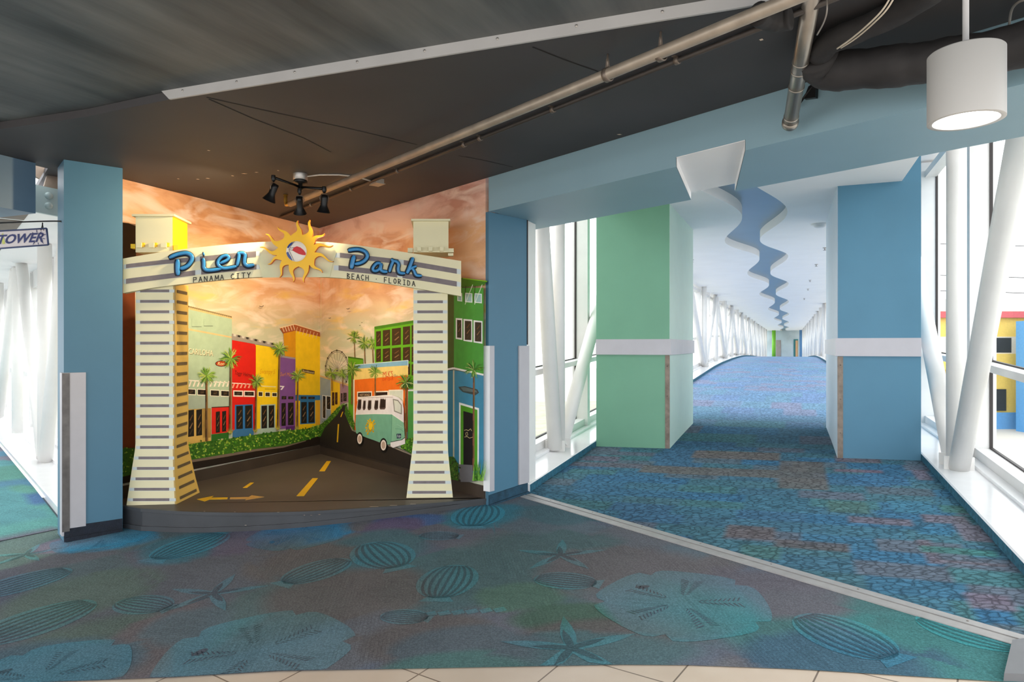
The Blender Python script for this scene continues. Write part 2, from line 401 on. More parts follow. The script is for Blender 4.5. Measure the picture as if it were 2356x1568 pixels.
# --- bridge carpet
mb = MB(); rows = []
ss = []
s = 0.0
while s < 84.2: ss.append(s); s += .04 if s < 10 else (.1 if s < 24 else .4)
TL, TR, NT = -2.05, 1.145, 84
PDIR = (STRIP_B.x-STRIP_A.x, STRIP_B.y-STRIP_A.y)
def strip_s(t):                                     # s where the strip crosses this t
    lo, hi = 0, 8
    for _ in range(40):
        m = (lo+hi)/2; p = ST(m, t, 0)
        if (p.x-STRIP_A.x)*-PDIR[1]+(p.y-STRIP_A.y)*PDIR[0] > 0: hi = m
        else: lo = m
    return (lo+hi)/2
tsv = [lerp(TL-.02, TR+.02, j/NT) for j in range(NT+1)]
s0s = [strip_s(t) for t in tsv]
for s in ss:
    for t, s0 in zip(tsv, s0s):
        p = fst(max(s, s0) if s < 8 else s, t, .004); mb.v.append(p)
for i in range(len(ss)-1):
    for j in range(NT):
        if ss[i+1] < min(s0s[j], s0s[j+1]): continue
        a = i*(NT+1)+j; mb.face((a, a+1, a+NT+2, a+NT+1))
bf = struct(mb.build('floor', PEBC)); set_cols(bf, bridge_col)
# --- tower bridge carpet
AW = (-.6517, .7585)
mb = MB(); p0 = at_floor(150, 1214); p1 = at_floor(0, 1245)
dd = (p1-p0).normalized()
for i in range(0, 91):
    for j in range(0, 41):
        q = Vector((p0.x, p0.y, 0))+Vector((AW[0], AW[1], 0))*(i*.2)+Vector((dd.x, dd.y, 0))*(j*.075-.0)
        mb.v.append(Vector((q.x, q.y, fz(q.x, q.y)*max(0, 1-i*.1)+.004-.012*i*.2)))
for i in range(90):
    for j in range(40):
        a = i*41+j; mb.face((a, a+1, a+42, a+41))
TPAL = [sw(86,140,146,.95), sw(92,150,146,.95), sw(110,112,132), sw(80,124,148,.95), sw(88,140,130,.95), sw(108,104,124), sw(74,108,148,.95)]
def tower_col(x, y):
    a = ((x-p0.x)*AW[0]+(y-p0.y)*AW[1]); b = (x-p0.x)*dd.x+(y-p0.y)*dd.y
    return TPAL[int(hashf(math.floor(a/.55), math.floor(b/1.3), 5)*7) % 7]
tf = struct(mb.build('floor', HUBC)); set_cols(tf, tower_col)
# --- beige tiles in front
def tile_mat():
    m = bpy.data.materials.new('beige_tile'); m.use_nodes = True; nt = m.node_tree; b = nt.nodes['Principled BSDF']; L = nt.links.new
    b.inputs['Roughness'].default_value = .35
    tc = nt.nodes.new('ShaderNodeTexCoord'); mp = nt.nodes.new('ShaderNodeMapping'); L(tc.outputs['Object'], mp.inputs['Vector'])
    mp.inputs['Rotation'].default_value = (0, 0, .62); mp.inputs['Location'].default_value = (.13, .21, 0)
    br = nt.nodes.new('ShaderNodeTexBrick'); br.offset = 0; br.inputs['Scale'].default_value = 1; br.inputs['Brick Width'].default_value = .46
    br.inputs['Row Height'].default_value = .46; br.inputs['Mortar Size'].default_value = .004; br.inputs['Mortar Smooth'].default_value = .3
    br.inputs['Color1'].default_value = srgb((206,190,172)); br.inputs['Color2'].default_value = srgb((198,182,166)); br.inputs['Mortar'].default_value = srgb((120,106,94))
    L(mp.outputs[0], br.inputs['Vector'])
    nz = nt.nodes.new('ShaderNodeTexNoise'); nz.inputs['Scale'].default_value = 5; L(tc.outputs['Object'], nz.inputs['Vector'])
    x = nt.nodes.new('ShaderNodeMix'); x.data_type = 'RGBA'; x.blend_type = 'SOFT_LIGHT'; x.inputs['Factor'].default_value = .35
    L(br.outputs['Color'], x.inputs['A']); L(nz.outputs['Color'], x.inputs['B'])
    bw = nt.nodes.new('ShaderNodeRGBToBW'); L(nz.outputs['Color'], bw.inputs[0]); L(bw.outputs[0], x.inputs['B'])
    L(x.outputs['Result'], b.inputs['Base Color']); return m
mb = MB(); xs2 = [lerp(-6, 4.2, i/60) for i in range(61)]
for x in xs2:
    yb = interp(bl, max(-5.6, min(2.55, x)))
    for y in (-3.0, yb+.02): mb.v.append(Vector((x, y, fz(x, y)-.004)))
for i in range(60): mb.face((2*i, 2*i+2, 2*i+3, 2*i+1))
struct(mb.build('floor', tile_mat()))
LC0, LC1 = (-3.235, 4.925), (-2.95, 5.17)
# ------------------------------------------------------------------ ceilings
def ceil_mat():
    m = mat('dark_ceiling', (64,62,64), .62, var=.12, scale=1.6); return m
def deck_mat():
    m = bpy.data.materials.new('grey_deck'); m.use_nodes = True; nt = m.node_tree; b = nt.nodes['Principled BSDF']; L = nt.links.new
    b.inputs['Roughness'].default_value = .55
    tc = nt.nodes.new('ShaderNodeTexCoord'); mp = nt.nodes.new('ShaderNodeMapping'); L(tc.outputs['Object'], mp.inputs['Vector'])
    mp.inputs['Rotation'].default_value = (0, 0, -math.atan2(U[1], U[0])+.06)
    mp2 = nt.nodes.new('ShaderNodeMapping'); mp2.inputs['Scale'].default_value = (.35, 2.3, 1); L(mp.outputs[0], mp2.inputs['Vector'])
    nz = nt.nodes.new('ShaderNodeTexNoise'); nz.inputs['Scale'].default_value = 1.3; nz.inputs['Detail'].default_value = 6; nz.inputs['Roughness'].default_value = .55
    L(mp2.outputs[0], nz.inputs['Vector'])
    n2 = nt.nodes.new('ShaderNodeTexNoise'); n2.inputs['Scale'].default_value = 2.2; n2.inputs['Detail'].default_value = 8; L(tc.outputs['Object'], n2.inputs['Vector'])
    rp = nt.nodes.new('ShaderNodeValToRGB'); e = rp.color_ramp.elements
    e[0].position = .27; e[0].color = srgb((46,50,52)); e[1].position = .66; e[1].color = srgb((112,114,113)); x = e.new(.45); x.color = srgb((80,84,85))
    L(nz.outputs['Fac'], rp.inputs[0])
    mx = nt.nodes.new('ShaderNodeMix'); mx.data_type = 'RGBA'; mx.blend_type = 'OVERLAY'; mx.inputs['Factor'].default_value = .3
    L(rp.outputs[0], mx.inputs['A']); L(n2.outputs['Fac'], mx.inputs['B']); L(mx.outputs['Result'], b.inputs['Base Color'])
    bp = nt.nodes.new('ShaderNodeBump'); bp.inputs['Strength'].default_value = .5; bp.inputs['Distance'].default_value = .03
    L(nz.outputs['Fac'], bp.inputs['Height']); L(bp.outputs[0], b.inputs['Normal']); return m
S0 = at_z(-120, 300, CEIL); S0b = at_z(0, 297, CEIL); S1 = at_z(200, 268, CEIL); S2 = at_z(393, 228, CEIL); S3 = at_z(1840, -4, CEIL); S4 = at_z(2700, -130, CEIL)
mb = MB()
edge = [S0b, S1, S2, S3, S4]
_w = lambda t, k=-.001: (CO[0]+Wd[0]*t+Nn[0]*k, CO[1]+Wd[1]*t+Nn[1]*k)
bl0 = at_z(82, 375, CEIL-.002); ux = Vector((-.4064, -1, 0)).normalized()
far = [_w(8.6), _w(0), (CO[0]-.05, CO[1]+.1), (LC1[0]-.28, LC1[1]+.25), (LC0[0]-.55, LC0[1]+.95), (bl0.x-.6, bl0.y+.86), (bl0.x-.02, bl0.y+.16)] + [(bl0.x-.04+ux.x*2.4, bl0.y+ux.y*2.4)]
mb.prism([tuple(p) for p in edge]+[(x, y, CEIL) for x, y in far], (0, 0, .045))
struct(mb.build('ceiling', ceil_mat()))
mb = MB(); z = CEIL+.047
mb.prism([(p.x-.0, p.y+.14, z) for p in [S0, S1, S2, S3, S4]]+[(4.4, -1.2, z), (-6, -1.2, z), (-6, 5.0, z)], (0, 0, .06))
struct(mb.build('ceiling', deck_mat()))
# seams of the ceiling boards and flaked paint
CEILO = bpy.data.objects['ceiling']
for q in [((475,224),(600,252),(800,295),(960,333)), ((480,228),(580,272),(700,318),(762,350)), ((1225,108),(1300,138),(1385,168)), ((1055,358),(1110,368),(1180,384))]:
    p = [at_z(a, b, CEIL-.0015) for a, b in q]; L, R = [], []
    for k, a in enumerate(p):
        d = (p[min(k+1, len(p)-1)]-p[max(k-1, 0)]).normalized(); n = Vector((-d.y, d.x, 0))*.004; L.append(a-n); R.append(a+n)
    mb = MB(); mb.poly(L+R[::-1]); mb.build('crack', mat('crack_dark', (20,19,18), .9), root=CEILO)['label'] = 'thin dark crack'
for px, py, l in [(455,412,8),(478,410,10),(535,404,7),(562,399,14),(590,396,9),(410,411,5),(480,346,6),(1425,309,10),(1752,91,6),(640,392,5)]:
    p = at_z(px, py, CEIL-.002); mb = MB(); mb.poly([p+Vector((-.0018*l, 0, 0)), p+Vector((0, -.01, 0)), p+Vector((.0018*l, .004, 0)), p+Vector((0, .012, 0))])
    mb.build('paint_flake', mat('bare_plaster', (225,205,185), .8), root=CEILO)['label'] = 'pale flaked spot'
# aluminium edge strip at the deck
mb = MB(); a, b = S2, S3
dd2 = (b-a).normalized(); nn = Vector((dd2.y, -dd2.x, 0))
q0, q1 = a-nn*.012, b-nn*-.0
mb.prism([a+Vector((0,0,-.004)), b+Vector((0,0,-.004)), b+Vector((0,0,.052)), a+Vector((-.06*dd2.x, -.06*dd2.y, .052))], nn*.012)
strip = mb.build('trim_1', mat('strip_white', (182,181,181), .45, var=.05, scale=5), loc=tuple(a)); struct(strip)
mb = MB()
for k in range(9):
    c = a.lerp(b, .03+k*.115)+nn*.012+Vector((0,0,.03)); mb.lathe(c, nn, [(.007,0),(.006,.003),(0,.004)], 10)
mb.build('screw', ALU, root=strip)
# ------------------------------------------------------------------ alcove walls with their sunset sky
def sky_mat(name, dark, pink):
    m = bpy.data.materials.new(name); m.use_nodes = True; nt = m.node_tree; b = nt.nodes['Principled BSDF']; L = nt.links.new
    b.inputs['Roughness'].default_value = .55; b.inputs['Specular IOR Level'].default_value = .25
    tc = nt.nodes.new('ShaderNodeTexCoord'); geo = nt.nodes.new('ShaderNodeNewGeometry'); sep = nt.nodes.new('ShaderNodeSeparateXYZ'); L(geo.outputs['Position'], sep.inputs[0])
    mp = nt.nodes.new('ShaderNodeMapping'); mp.inputs['Scale'].default_value = (.8, .8, 1.9); mp.inputs['Rotation'].default_value = (.12, .28, .2); L(tc.outputs['Object'], mp.inputs['Vector'])
    def ramp(src, els):
        r = nt.nodes.new('ShaderNodeValToRGB'); L(src, r.inputs[0])
        while len(r.color_ramp.elements) < len(els): r.color_ramp.elements.new(.5)
        for e, (p, c) in zip(r.color_ramp.elements, els): e.position = p; e.color = srgb(c) if not isinstance(c, float) else (c, c, c, 1)
        return r.outputs[0]
    mr = nt.nodes.new('ShaderNodeMapRange'); mr.inputs['From Min'].default_value = 1.1; mr.inputs['From Max'].default_value = 2.75; L(sep.outputs['Z'], mr.inputs['Value'])
    grad = ramp(mr.outputs[0], [(0.0, (200,204,180)), (.28, (194,198,170)), (.5, (228,184,146)), (.75, (236,180,132)), (1.0, pink)])
    nz = nt.nodes.new('ShaderNodeTexNoise'); nz.inputs['Scale'].default_value = 1.25; nz.inputs['Detail'].default_value = 7; nz.inputs['Distortion'].default_value = .9; nz.inputs['Roughness'].default_value = .55; L(mp.outputs[0], nz.inputs['Vector'])
    cl = ramp(nz.outputs['Fac'], [(.43, 0.0), (.62, 1.0)])
    def mix(f, a, c2, k=1.0):
        x = nt.nodes.new('ShaderNodeMix'); x.data_type = 'RGBA'
        mm = nt.nodes.new('ShaderNodeMath'); mm.operation = 'MULTIPLY'; mm.inputs[1].default_value = k; L(f, mm.inputs[0]); L(mm.outputs[0], x.inputs['Factor'])
        L(a, x.inputs['A'])
        if isinstance(c2, tuple): x.inputs['B'].default_value = srgb(c2)
        else: L(c2, x.inputs['B'])
        return x.outputs['Result']
    hi = nt.nodes.new('ShaderNodeMath'); hi.operation = 'MULTIPLY'; L(cl, hi.inputs[0])
    up = ramp(mr.outputs[0], [(.2, .15), (.75, 1.0)]); L(up, hi.inputs[1])
    c = mix(hi.outputs[0], grad, dark, .7)
    n2 = nt.nodes.new('ShaderNodeTexNoise'); n2.inputs['Scale'].default_value = 2.3; n2.inputs['Detail'].default_value = 6; n2.inputs['Distortion'].default_value = 1.2
    m2 = nt.nodes.new('ShaderNodeMapping'); m2.inputs['Location'].default_value = (3.1, 1.7, .4); m2.inputs['Scale'].default_value = (.8, .8, 2.6); m2.inputs['Rotation'].default_value = (-.1, .2, 0); L(tc.outputs['Object'], m2.inputs['Vector']); L(m2.outputs[0], n2.inputs['Vector'])
    c = mix(ramp(n2.outputs['Fac'], [(.48, 0.0), (.66, 1.0)]), c, (246,222,206), .7)
    n3 = nt.nodes.new('ShaderNodeTexNoise'); n3.inputs['Scale'].default_value = 2.0; n3.inputs['Detail'].default_value = 4; m3 = nt.nodes.new('ShaderNodeMapping'); m3.inputs['Location'].default_value = (7.1, .7, 2.4); m3.inputs['Scale'].default_value = (.7, .7, 3.4); L(tc.outputs['Object'], m3.inputs['Vector']); L(m3.outputs[0], n3.inputs['Vector'])
    lowb = nt.nodes.new('ShaderNodeMath'); lowb.operation = 'MULTIPLY'; L(ramp(n3.outputs['Fac'], [(.54, 0.0), (.68, 1.0)]), lowb.inputs[0]); L(ramp(mr.outputs[0], [(.1, 0.0), (.3, 1.0), (.5, 1.0), (.62, 0.0)]), lowb.inputs[1])
    c = mix(lowb.outputs[0], c, (236,196,92), .7)
    L(c, b.inputs['Base Color']); return m
LEND = on_left(240, 600); REND = on_right(1117, 600)
def wall_from(p, q, n, z0, z1, m, name):
    mb = MB(); mb.prism([(p[0], p[1], z0), (q[0], q[1], z0), (q[0], q[1], z1), (p[0], p[1], z1)], (-n[0]*.1, -n[1]*.1, 0)); return struct(mb.build(name, m))
wall_from(LEND, CO, NL, -.02, CEIL-.002, sky_mat('sunset_left', (182,110,56), (242,188,148)), 'wall_left')
wall_from(CO, REND, NR, -.02, CEIL+.043, sky_mat('sunset_right', (176,108,82), (242,206,198)), 'wall_right')
# dark kerb painted on the foot of both walls
KERB = mat('kerb_brown', (66,56,48), .45, var=.15, scale=5)
def kerb(p, q, n, name):
    mb = MB(); o = (n[0]*.014, n[1]*.014)
    mb.prism([(p[0], p[1], STAGE), (q[0], q[1], STAGE), (q[0], q[1], STAGE+.1), (p[0], p[1], STAGE+.1)], (o[0], o[1], 0))
    struct(mb.build(name, KERB))
kerb(LEND, (CO[0]+.02, CO[1]-.02), NL, 'baseboard_left'); kerb((CO[0]+.02, CO[1]-.02), REND, NR, 'baseboard_right')
# ------------------------------------------------------------------ bulkhead over the bridge mouth
def WK(t, k, z): return Vector((CO[0]+Wd[0]*t+Nn[0]*k, CO[1]+Wd[1]*t+Nn[1]*k, z))
BZ = 2.473
def para(mb, f0, f1, b0, b1, z0, z1, k=.855):
    mb.hexa([WK(f0,0,z0), WK(f1,0,z0), WK(b1,k,z0), WK(b0,k,z0)], [WK(f0,0,z1), WK(f1,0,z1), WK(b1,k,z1), WK(b0,k,z1)])
mb = MB(); t0 = 3.09
mb.mat(0); para(mb, t0, 4.886, t0, 4.40, BZ, 2.945); para(mb, 5.343, 7.5, 4.764, 7.45, BZ, 2.945)
para(mb, 4.886, 5.343, 4.40, 4.764, BZ+.058, 2.945)
mb.hexa([WK(t0,.12,BZ), WK(t0,.855,BZ), WK(t0-.75,.855,BZ), WK(t0-.1,.12,BZ)], [WK(t0,.12,2.945), WK(t0,.855,2.945), WK(t0-.75,.855,2.945), WK(t0-.1,.12,2.945)])
mb.mat(1)                                          # white lining of the notch
para(mb, 4.889, 5.340, 4.403, 4.761, BZ+.054, BZ+.0575, .853)
mb.poly([WK(4.889,.001,BZ+.001), WK(4.889,.001,BZ+.057), WK(4.403,.853,BZ+.057), WK(4.403,.853,BZ+.001)])
mb.poly([WK(5.340,.001,BZ+.001), WK(5.340,.001,BZ+.057), WK(4.761,.853,BZ+.057), WK(4.761,.853,BZ+.001)])
BULK = mat('lit_blue_paint', (136,168,182), .5, var=.02, scale=3)  # the shared blue paint, lightened to carry the light on the bulkhead
tag(mb.build('bulkhead', [BULK, OFFW], loc=tuple(WK(5, .4, BZ))), 'pale blue boxed bulkhead with a white notch, spanning the mouth of the carpeted bridge', 'beam')
# ------------------------------------------------------------------ blue columns at the alcove
def col_box(p, q, depth, z0, z1, mb):
    e = Vector((q[0]-p[0], q[1]-p[1], 0)); n = Vector((-e.y, e.x, 0)).normalized()*depth
    a, b = Vector((p[0], p[1], z0)), Vector((q[0], q[1], z0))
    mb.prism([a, b, b+n, a+n], (0, 0, z1-z0)); return e.normalized(), n.normalized()
LC0, LC1 = (-3.235, 4.925), (-2.95, 5.17)
lc = thing('column', 'blue square column left of the painted alcove with a low white corner guard', 'column', (LC0[0], LC0[1], 0))
mb = MB(); eL, nL = col_box(LC0, LC1, .3, -.015, CEIL-.001, mb); mb.build('shaft', COLB, root=lc)
def guard(mb, c, e1, w1, e2, w2, z0, z1, th=.012):
    # L-shaped plate wrapped round a corner at c, plates run along e1 and e2
    c = Vector((c[0], c[1], z0)); out = -(e1+e2).normalized()*th*1.4
    for e, w, o in ((e1, w1, e2), (e2, w2, e1)):
        f = -o*th; mb.prism([c, c+e*w, c+e*w+f, c+f], (0, 0, z1-z0))
    mb.prism([c, c-e2*th, c-(e1+e2)*th, c-e1*th], (0, 0, z1-z0))
mb = MB(); c = Vector((LC0[0], LC0[1], 0))
mb.prism([Vector((LC0[0], LC0[1], .08))-nL*.001+eL*.0, Vector((LC0[0], LC0[1], .08))+eL*.135, Vector((LC0[0], LC0[1], .08))+eL*.135-nL*.014, Vector((LC0[0], LC0[1], .08))-nL*.014], (0,0,1.125))
mb.prism([Vector((LC0[0], LC0[1], .03))-eL*.014-nL*.014, Vector((LC0[0], LC0[1], .03))-nL*.014, Vector((LC0[0], LC0[1], .03))+nL*.08, Vector((LC0[0], LC0[1], .03))-eL*.014+nL*.08], (0,0,1.175))
mb.build('corner_guard', GUARD, root=lc)
mb = MB(); b0 = Vector((LC0[0], LC0[1], .06))-nL*.0145
mb.prism([b0-eL*.012, b0+eL*.034, b0+eL*.034-nL*.004, b0-eL*.012-nL*.004], (0,0,1.142)); mb.build('corner_strip', mat('dark_steel_strip', (98,94,92), .45, .5, var=.25, scale=14), root=lc)
mb = MB(); b0 = Vector((LC0[0], LC0[1], -.012))
mb.prism([b0+eL*0, b0+eL*.372, b0+eL*.372-nL*.012, b0-nL*.012], (0,0,.105)); mb.prism([b0+eL*0, b0+eL*.372, b0+eL*.372-nL*.022, b0-nL*.022], (0,0,.03)); mb.build('skirting', NAVY, root=lc)
RC0, RC1 = (-.188, 5.458), (.126, 5.815)
rc = thing('column', 'blue square column between the painted alcove and the bridge mouth, two white guards', 'column', (RC0[0], RC0[1], .1))
mb = MB(); eR = Vector((RC1[0]-RC0[0], RC1[1]-RC0[1], 0)).normalized(); nR = Vector((-eR.y, eR.x, 0)); bk_ = Vector((-Wd[0], -Wd[1], 0))*.3
_a, _b = Vector((RC0[0]+.001, RC0[1]+.001, .09)), Vector((RC1[0], RC1[1], .09)); mb.prism([_a, _b, _b+bk_, _a+bk_+Vector((Nn[0], Nn[1], 0))*.001], (0, 0, BZ-.091)); mb.build('shaft', COLB, root=rc)
mb = MB(); c = Vector((RC0[0], RC0[1], .235)); wv = Vector((-Wd[0], -Wd[1], 0)); wn = Vector((NR[0], NR[1], 0))
mb.prism([c-nR*.014+eR*.0, c+eR*.055-nR*.014, c+eR*.055, c+eR*0], (0,0,1.165)); mb.build('corner_guard', GUARD, root=rc)
mb = MB(); mb.prism([c+wv*.045+wn*.016, c-nR*.0145+wn*.0, c-nR*.002, c+wv*.045+wn*.002], (0,0,1.165)); mb.build('corner_guard', WHITE, root=rc)
mb = MB(); c = Vector((RC1[0], RC1[1], .235))
mb.prism([c-eR*.115-nR*.014, c+eR*.016-nR*.014, c+eR*.016, c-eR*.115], (0,0,1.165)); mb.build('corner_guard', GUARD, root=rc)
mb = MB(); c = Vector((RC1[0], RC1[1], 1.41)); mb.prism([c+eR*.001-nR*.006, c+eR*.010-nR*.006, c+eR*.010+nR*.04, c+eR*.001+nR*.04], (0,0,BZ-1.412)); mb.build('edge_trim', GASKET, root=rc)
mb = MB(); b0 = Vector((RC0[0], RC0[1], .09)); b1 = Vector((RC1[0], RC1[1], .12))
mb.prism([b0-nR*.012, b1-nR*.012, b1, b0], (0,0,.115)); mb.prism([b0-nR*.03, b1-nR*.03, b1, b0], (0,0,.045)); mb.build('skirting', mat('teal_carpet_base', (30,66,86), .85, var=.35, scale=20, bump=.6, bscale=90), root=rc)
# ------------------------------------------------------------------ threshold strip and corner block
mb = MB(); d = Vector((PDIR[0], PDIR[1], 0)).normalized(); n = Vector((-d.y, d.x, 0)); a, b = STRIP_A-d*.02, STRIP_B+d*.06
for o0, o1, h0, h1 in [(-.058,-.008,.006,.010), (-.006,.006,.004,.006), (.008,.058,.010,.010)]:
    pa, pb = [], []
    for o, h in ((o0, h0), (o1, h1)):
        for e, L_ in ((a, pa), (b, pb)): q = e+n*o; L_.append(Vector((q.x, q.y, fz(q.x, q.y)+h)))
    mb.prism([pa[0], pb[0], pb[1], pa[1]], (0, 0, -.012))
mb.mat(1)
for k in range(7):
    q = a.lerp(b, .08+k*.14)+n*.034; mb.lathe(Vector((q.x, q.y, fz(q.x, q.y)+.0102)), (0,0,1), [(.006,0),(.005,.001),(0,.0012)], 10)
tag(mb.build('threshold_strip', [mat('strip_aluminium', (168,166,165), .5, .25, var=.1, scale=14), DMETAL], loc=tuple(a)), 'long silver threshold strip crossing the carpet at the bridge mouth', 'strip')
mb = MB(); g0 = at_floor(2327, 1487); g1 = at_floor(2308, 1566)
mb.hexa([(g0.x, g0.y, g0.z-.01), (g1.x, g1.y, g1.z-.01), (g1.x+.6, g1.y-.1, g1.z-.01), (g0.x+.6, g0.y+.1, g0.z-.01)], [(g0.x+.004, g0.y, g0.z+.03), (g1.x+.004, g1.y, g1.z+.03), (g1.x+.6, g1.y-.1, g1.z+.06), (g0.x+.6, g0.y+.1, g0.z+.06)])
tag(mb.build('stone_kerb', mat('grey_stone', (112,114,118), .5, var=.08, scale=8), loc=tuple(g0)), 'grey stone kerb block at the end of the threshold strip', 'kerb')
# ------------------------------------------------------------------ bridge: kerb sills
def srange(a, b, st_): 
    n = max(1, round((b-a)/st_)); return [lerp(a, b, i/n) for i in range(n+1)]
SEND = 83.8
def sill(t_in, sgn, s0, name):
    mb = MB(); base = 0; ss = srange(s0, 24, .5)+srange(24, SEND, 2)[1:]
    prof = [(0, -.02), (0, .066), (.012, .072), (.30, .072), (.30, .10), (.56, .10), (.56, -.1)]
    for s in ss:
        for o, h in prof:
            z = fst(s, t_in, h).z; p = ST(s, t_in+sgn*o, z); mb.v.append(p)
    k = len(prof)
    for i in range(len(ss)-1):
        for j in range(k-1):
            mb.cur = 1 if j == 0 else 0
            a = i*k+j; mb.face((a, a+1, a+k+1, a+k))
    mb.cur = 0; mb.face(range(k)); mb.face([len(mb.v)-k+j for j in range(k)])
    struct(mb.build(name, [SILL, mat('teal_carpet_edge', (40,98,120), .9, var=.35, scale=25, bump=.5, bscale=90)]))
sill(TL, -1, 5.45, 'trim_2'); sill(TR, 1, 2.0, 'trim_3')
# ------------------------------------------------------------------ bridge: steel trusses of white tube
def ptop(s): return 3.6 if s < 11.5 else cz(s)-.004
def truss(t_c, sgn, s_first, near, label, name='steel_truss'):
    r = thing(name, label, 'truss', tuple(fst(s_first, t_c, .07)))
    def floor_z(s): return fst(s, t_c-sgn*.2, .07).z
    def part(n, p, q, rad, seg=16):
        mb = MB(); mb.tube([p, q], rad, seg)
        mb.build(n, STEEL_W, root=r)
    k = 0; s = s_first
    while s < SEND-3:
        zb = floor_z(s); seg = 20 if s < 16 else 10
        part('post', ST(s, t_c, zb), ST(s, t_c, ptop(s)), .075, seg)
        for dirn in (-1, 1):
            if dirn == -1 and s == s_first:
                s2, z2 = near
            else: s2, z2 = s+dirn*3.4, ptop(s+dirn*3.4)
            part('diagonal_brace', ST(s+dirn*.10, t_c, zb+.02), ST(s2, t_c, z2), .078, seg)
        if s > s_first: pass
        part('post', ST(s+3.4, t_c, floor_z(s+3.4)), ST(s+3.4, t_c, ptop(s+3.4)), .075, seg)
        mb = MB(); c = ST(s, t_c, zb); 
        for o in (-.10, .10):
            a = ST(s+o, t_c-.10, zb-.002); mb.prism([ST(s+o-.008, t_c-.11, zb-.002), ST(s+o+.008, t_c-.11, zb-.002), ST(s+o+.008, t_c+.11, zb-.002), ST(s+o-.008, t_c+.11, zb-.002)], (0,0,.11))
        mb.build('base_gusset', STEEL_W, root=r)
        s += 6.8
    return r
truss(TL-.26, -1, 7.0, (6.3, 3.55), 'white tube truss along the left window wall of the bridge, behind the green pier')
truss(TR+.17, 1, 6.8, (4.45, 3.5), 'white tube truss along the right window wall of the bridge, beside the blue pier')
# ------------------------------------------------------------------ bridge: windows, one per bay
wn_n = [0]
def window_bay(s0, s1, t_g, sgn, detail):
    wn_n[0] += 1
    def zb(s): return fst(s, t_g-sgn*.5, .10).z
    hi_ = s0 < 11
    def zt(s): return 3.62 if hi_ else cz(s)+.02
    zmid = lambda s: zb(s)+.82
    def bar(mb, sa, ta, za, sb, tb, zb_, sw_, tw, th):   # box between two points along the wall or up it
        if abs(sa-sb) < 1e-6:
            mb.hexa([ST(sa-sw_/2, ta-tw/2, za), ST(sa+sw_/2, ta-tw/2, za), ST(sa+sw_/2, ta+tw/2, za), ST(sa-sw_/2, ta+tw/2, za)],
                    [ST(sa-sw_/2, ta-tw/2, zb_), ST(sa+sw_/2, ta-tw/2, zb_), ST(sa+sw_/2, ta+tw/2, zb_), ST(sa-sw_/2, ta+tw/2, zb_)])
        else:
            mb.hexa([ST(sa, ta-tw/2, za-th/2), ST(sb, ta-tw/2, zb_-th/2), ST(sb, ta+tw/2, zb_-th/2), ST(sa, ta+tw/2, za-th/2)],
                    [ST(sa, ta-tw/2, za+th/2), ST(sb, ta-tw/2, zb_+th/2), ST(sb, ta+tw/2, zb_+th/2), ST(sa, ta+tw/2, za+th/2)])
    mb = MB(); e = .11; ti = t_g-sgn*.06
    bar(mb, s0, ti, zb(s0), s0, ti, zt(s0), e, .20, 0)
    for zf in (lambda s: zb(s)+.04, zmid, lambda s: zt(s)-.14):
        thk = .08 if zf is not zmid else .06
        if zf(s0) > zt(s0)-.1: thk = .28
        bar(mb, s0+e/2, ti, zf(s0), s1-e/2, ti, zf(s1), 0, .12, thk)
    o = struct(mb.build('window_%d' % wn_n[0], FRAME, loc=tuple(ST(s0, t_g, zb(s0)))))
    if detail:
        mb = MB(); g = .011
        for a, b2, zz0, zz1 in [(s0+e/2, s0+e/2+g, zb, zt), (s1-e/2-g, s1-e/2, zb, zt)]:
            mb.hexa([ST(a, t_g-.012, zz0(a)), ST(b2, t_g-.012, zz0(b2)), ST(b2, t_g+.012, zz0(b2)), ST(a, t_g+.012, zz0(a))], [ST(a, t_g-.012, zz1(a)), ST(b2, t_g-.012, zz1(b2)), ST(b2, t_g+.012, zz1(b2)), ST(a, t_g+.012, zz1(a))])
        for h in (.085, .855, .785):
            bar(mb, s0+e/2, t_g, zb(s0)+h, s1-e/2, t_g, zb(s1)+h, 0, .024, .014)
        mb.build('gasket', GASKET, root=o)
    mb = MB(); mb.poly([ST(s0+e/2, t_g, zb(s0)), ST(s1-e/2, t_g, zb(s1)), ST(s1-e/2, t_g, zt(s1)), ST(s0+e/2, t_g, zt(s0))]); mb.build('pane', GLASS, root=o)
for tg, sgn, s0 in ((TL-.50, -1, 6.10), (TR+.50, 1, 2.41)):
    s = s0
    while s < SEND-2.4: window_bay(s, s+2.4, tg, sgn, s < 14); s += 2.4
mb = MB()                                           # white end post next to the left column
a = fst(5.55, TL-.1); mb.box((a.x, a.y), U, V, .24, .14, a.z+.0, cz(5.5)); struct(mb.build('trim_4', STEEL_W))
# ------------------------------------------------------------------ bridge: ceiling with wavy slot
PH = [(3.6,-2),(6.2,-1),(8.6,0),(11.2,1),(13.75,2),(17.4,3),(20.4,4),(24.4,5),(28.6,6),(34.5,7),(40,8),(47,9),(54,10),(62,11),(70,12),(90,14)]
def slot_c(s): 
    return -.475+.2*math.cos(math.pi*interp(PH, s))
SW = .255; RH = .12
ss = srange(3.3, 26, .14)+srange(26, 84, .5)[1:]
def tback(s): return TL-.6
mb = MB()
def strip_faces(fa, za, fb, zb2):
    n = len(mb.v)
    for s in ss: mb.v.append(ST(s, fa(s), za(s))); mb.v.append(ST(s, fb(s), zb2(s)))
    for i in range(len(ss)-1): mb.face((n+2*i, n+2*i+1, n+2*i+3, n+2*i+2))
LE = lambda s: slot_c(s)-SW
RE = lambda s: slot_c(s)+SW
top = lambda s: cz(s)+RH
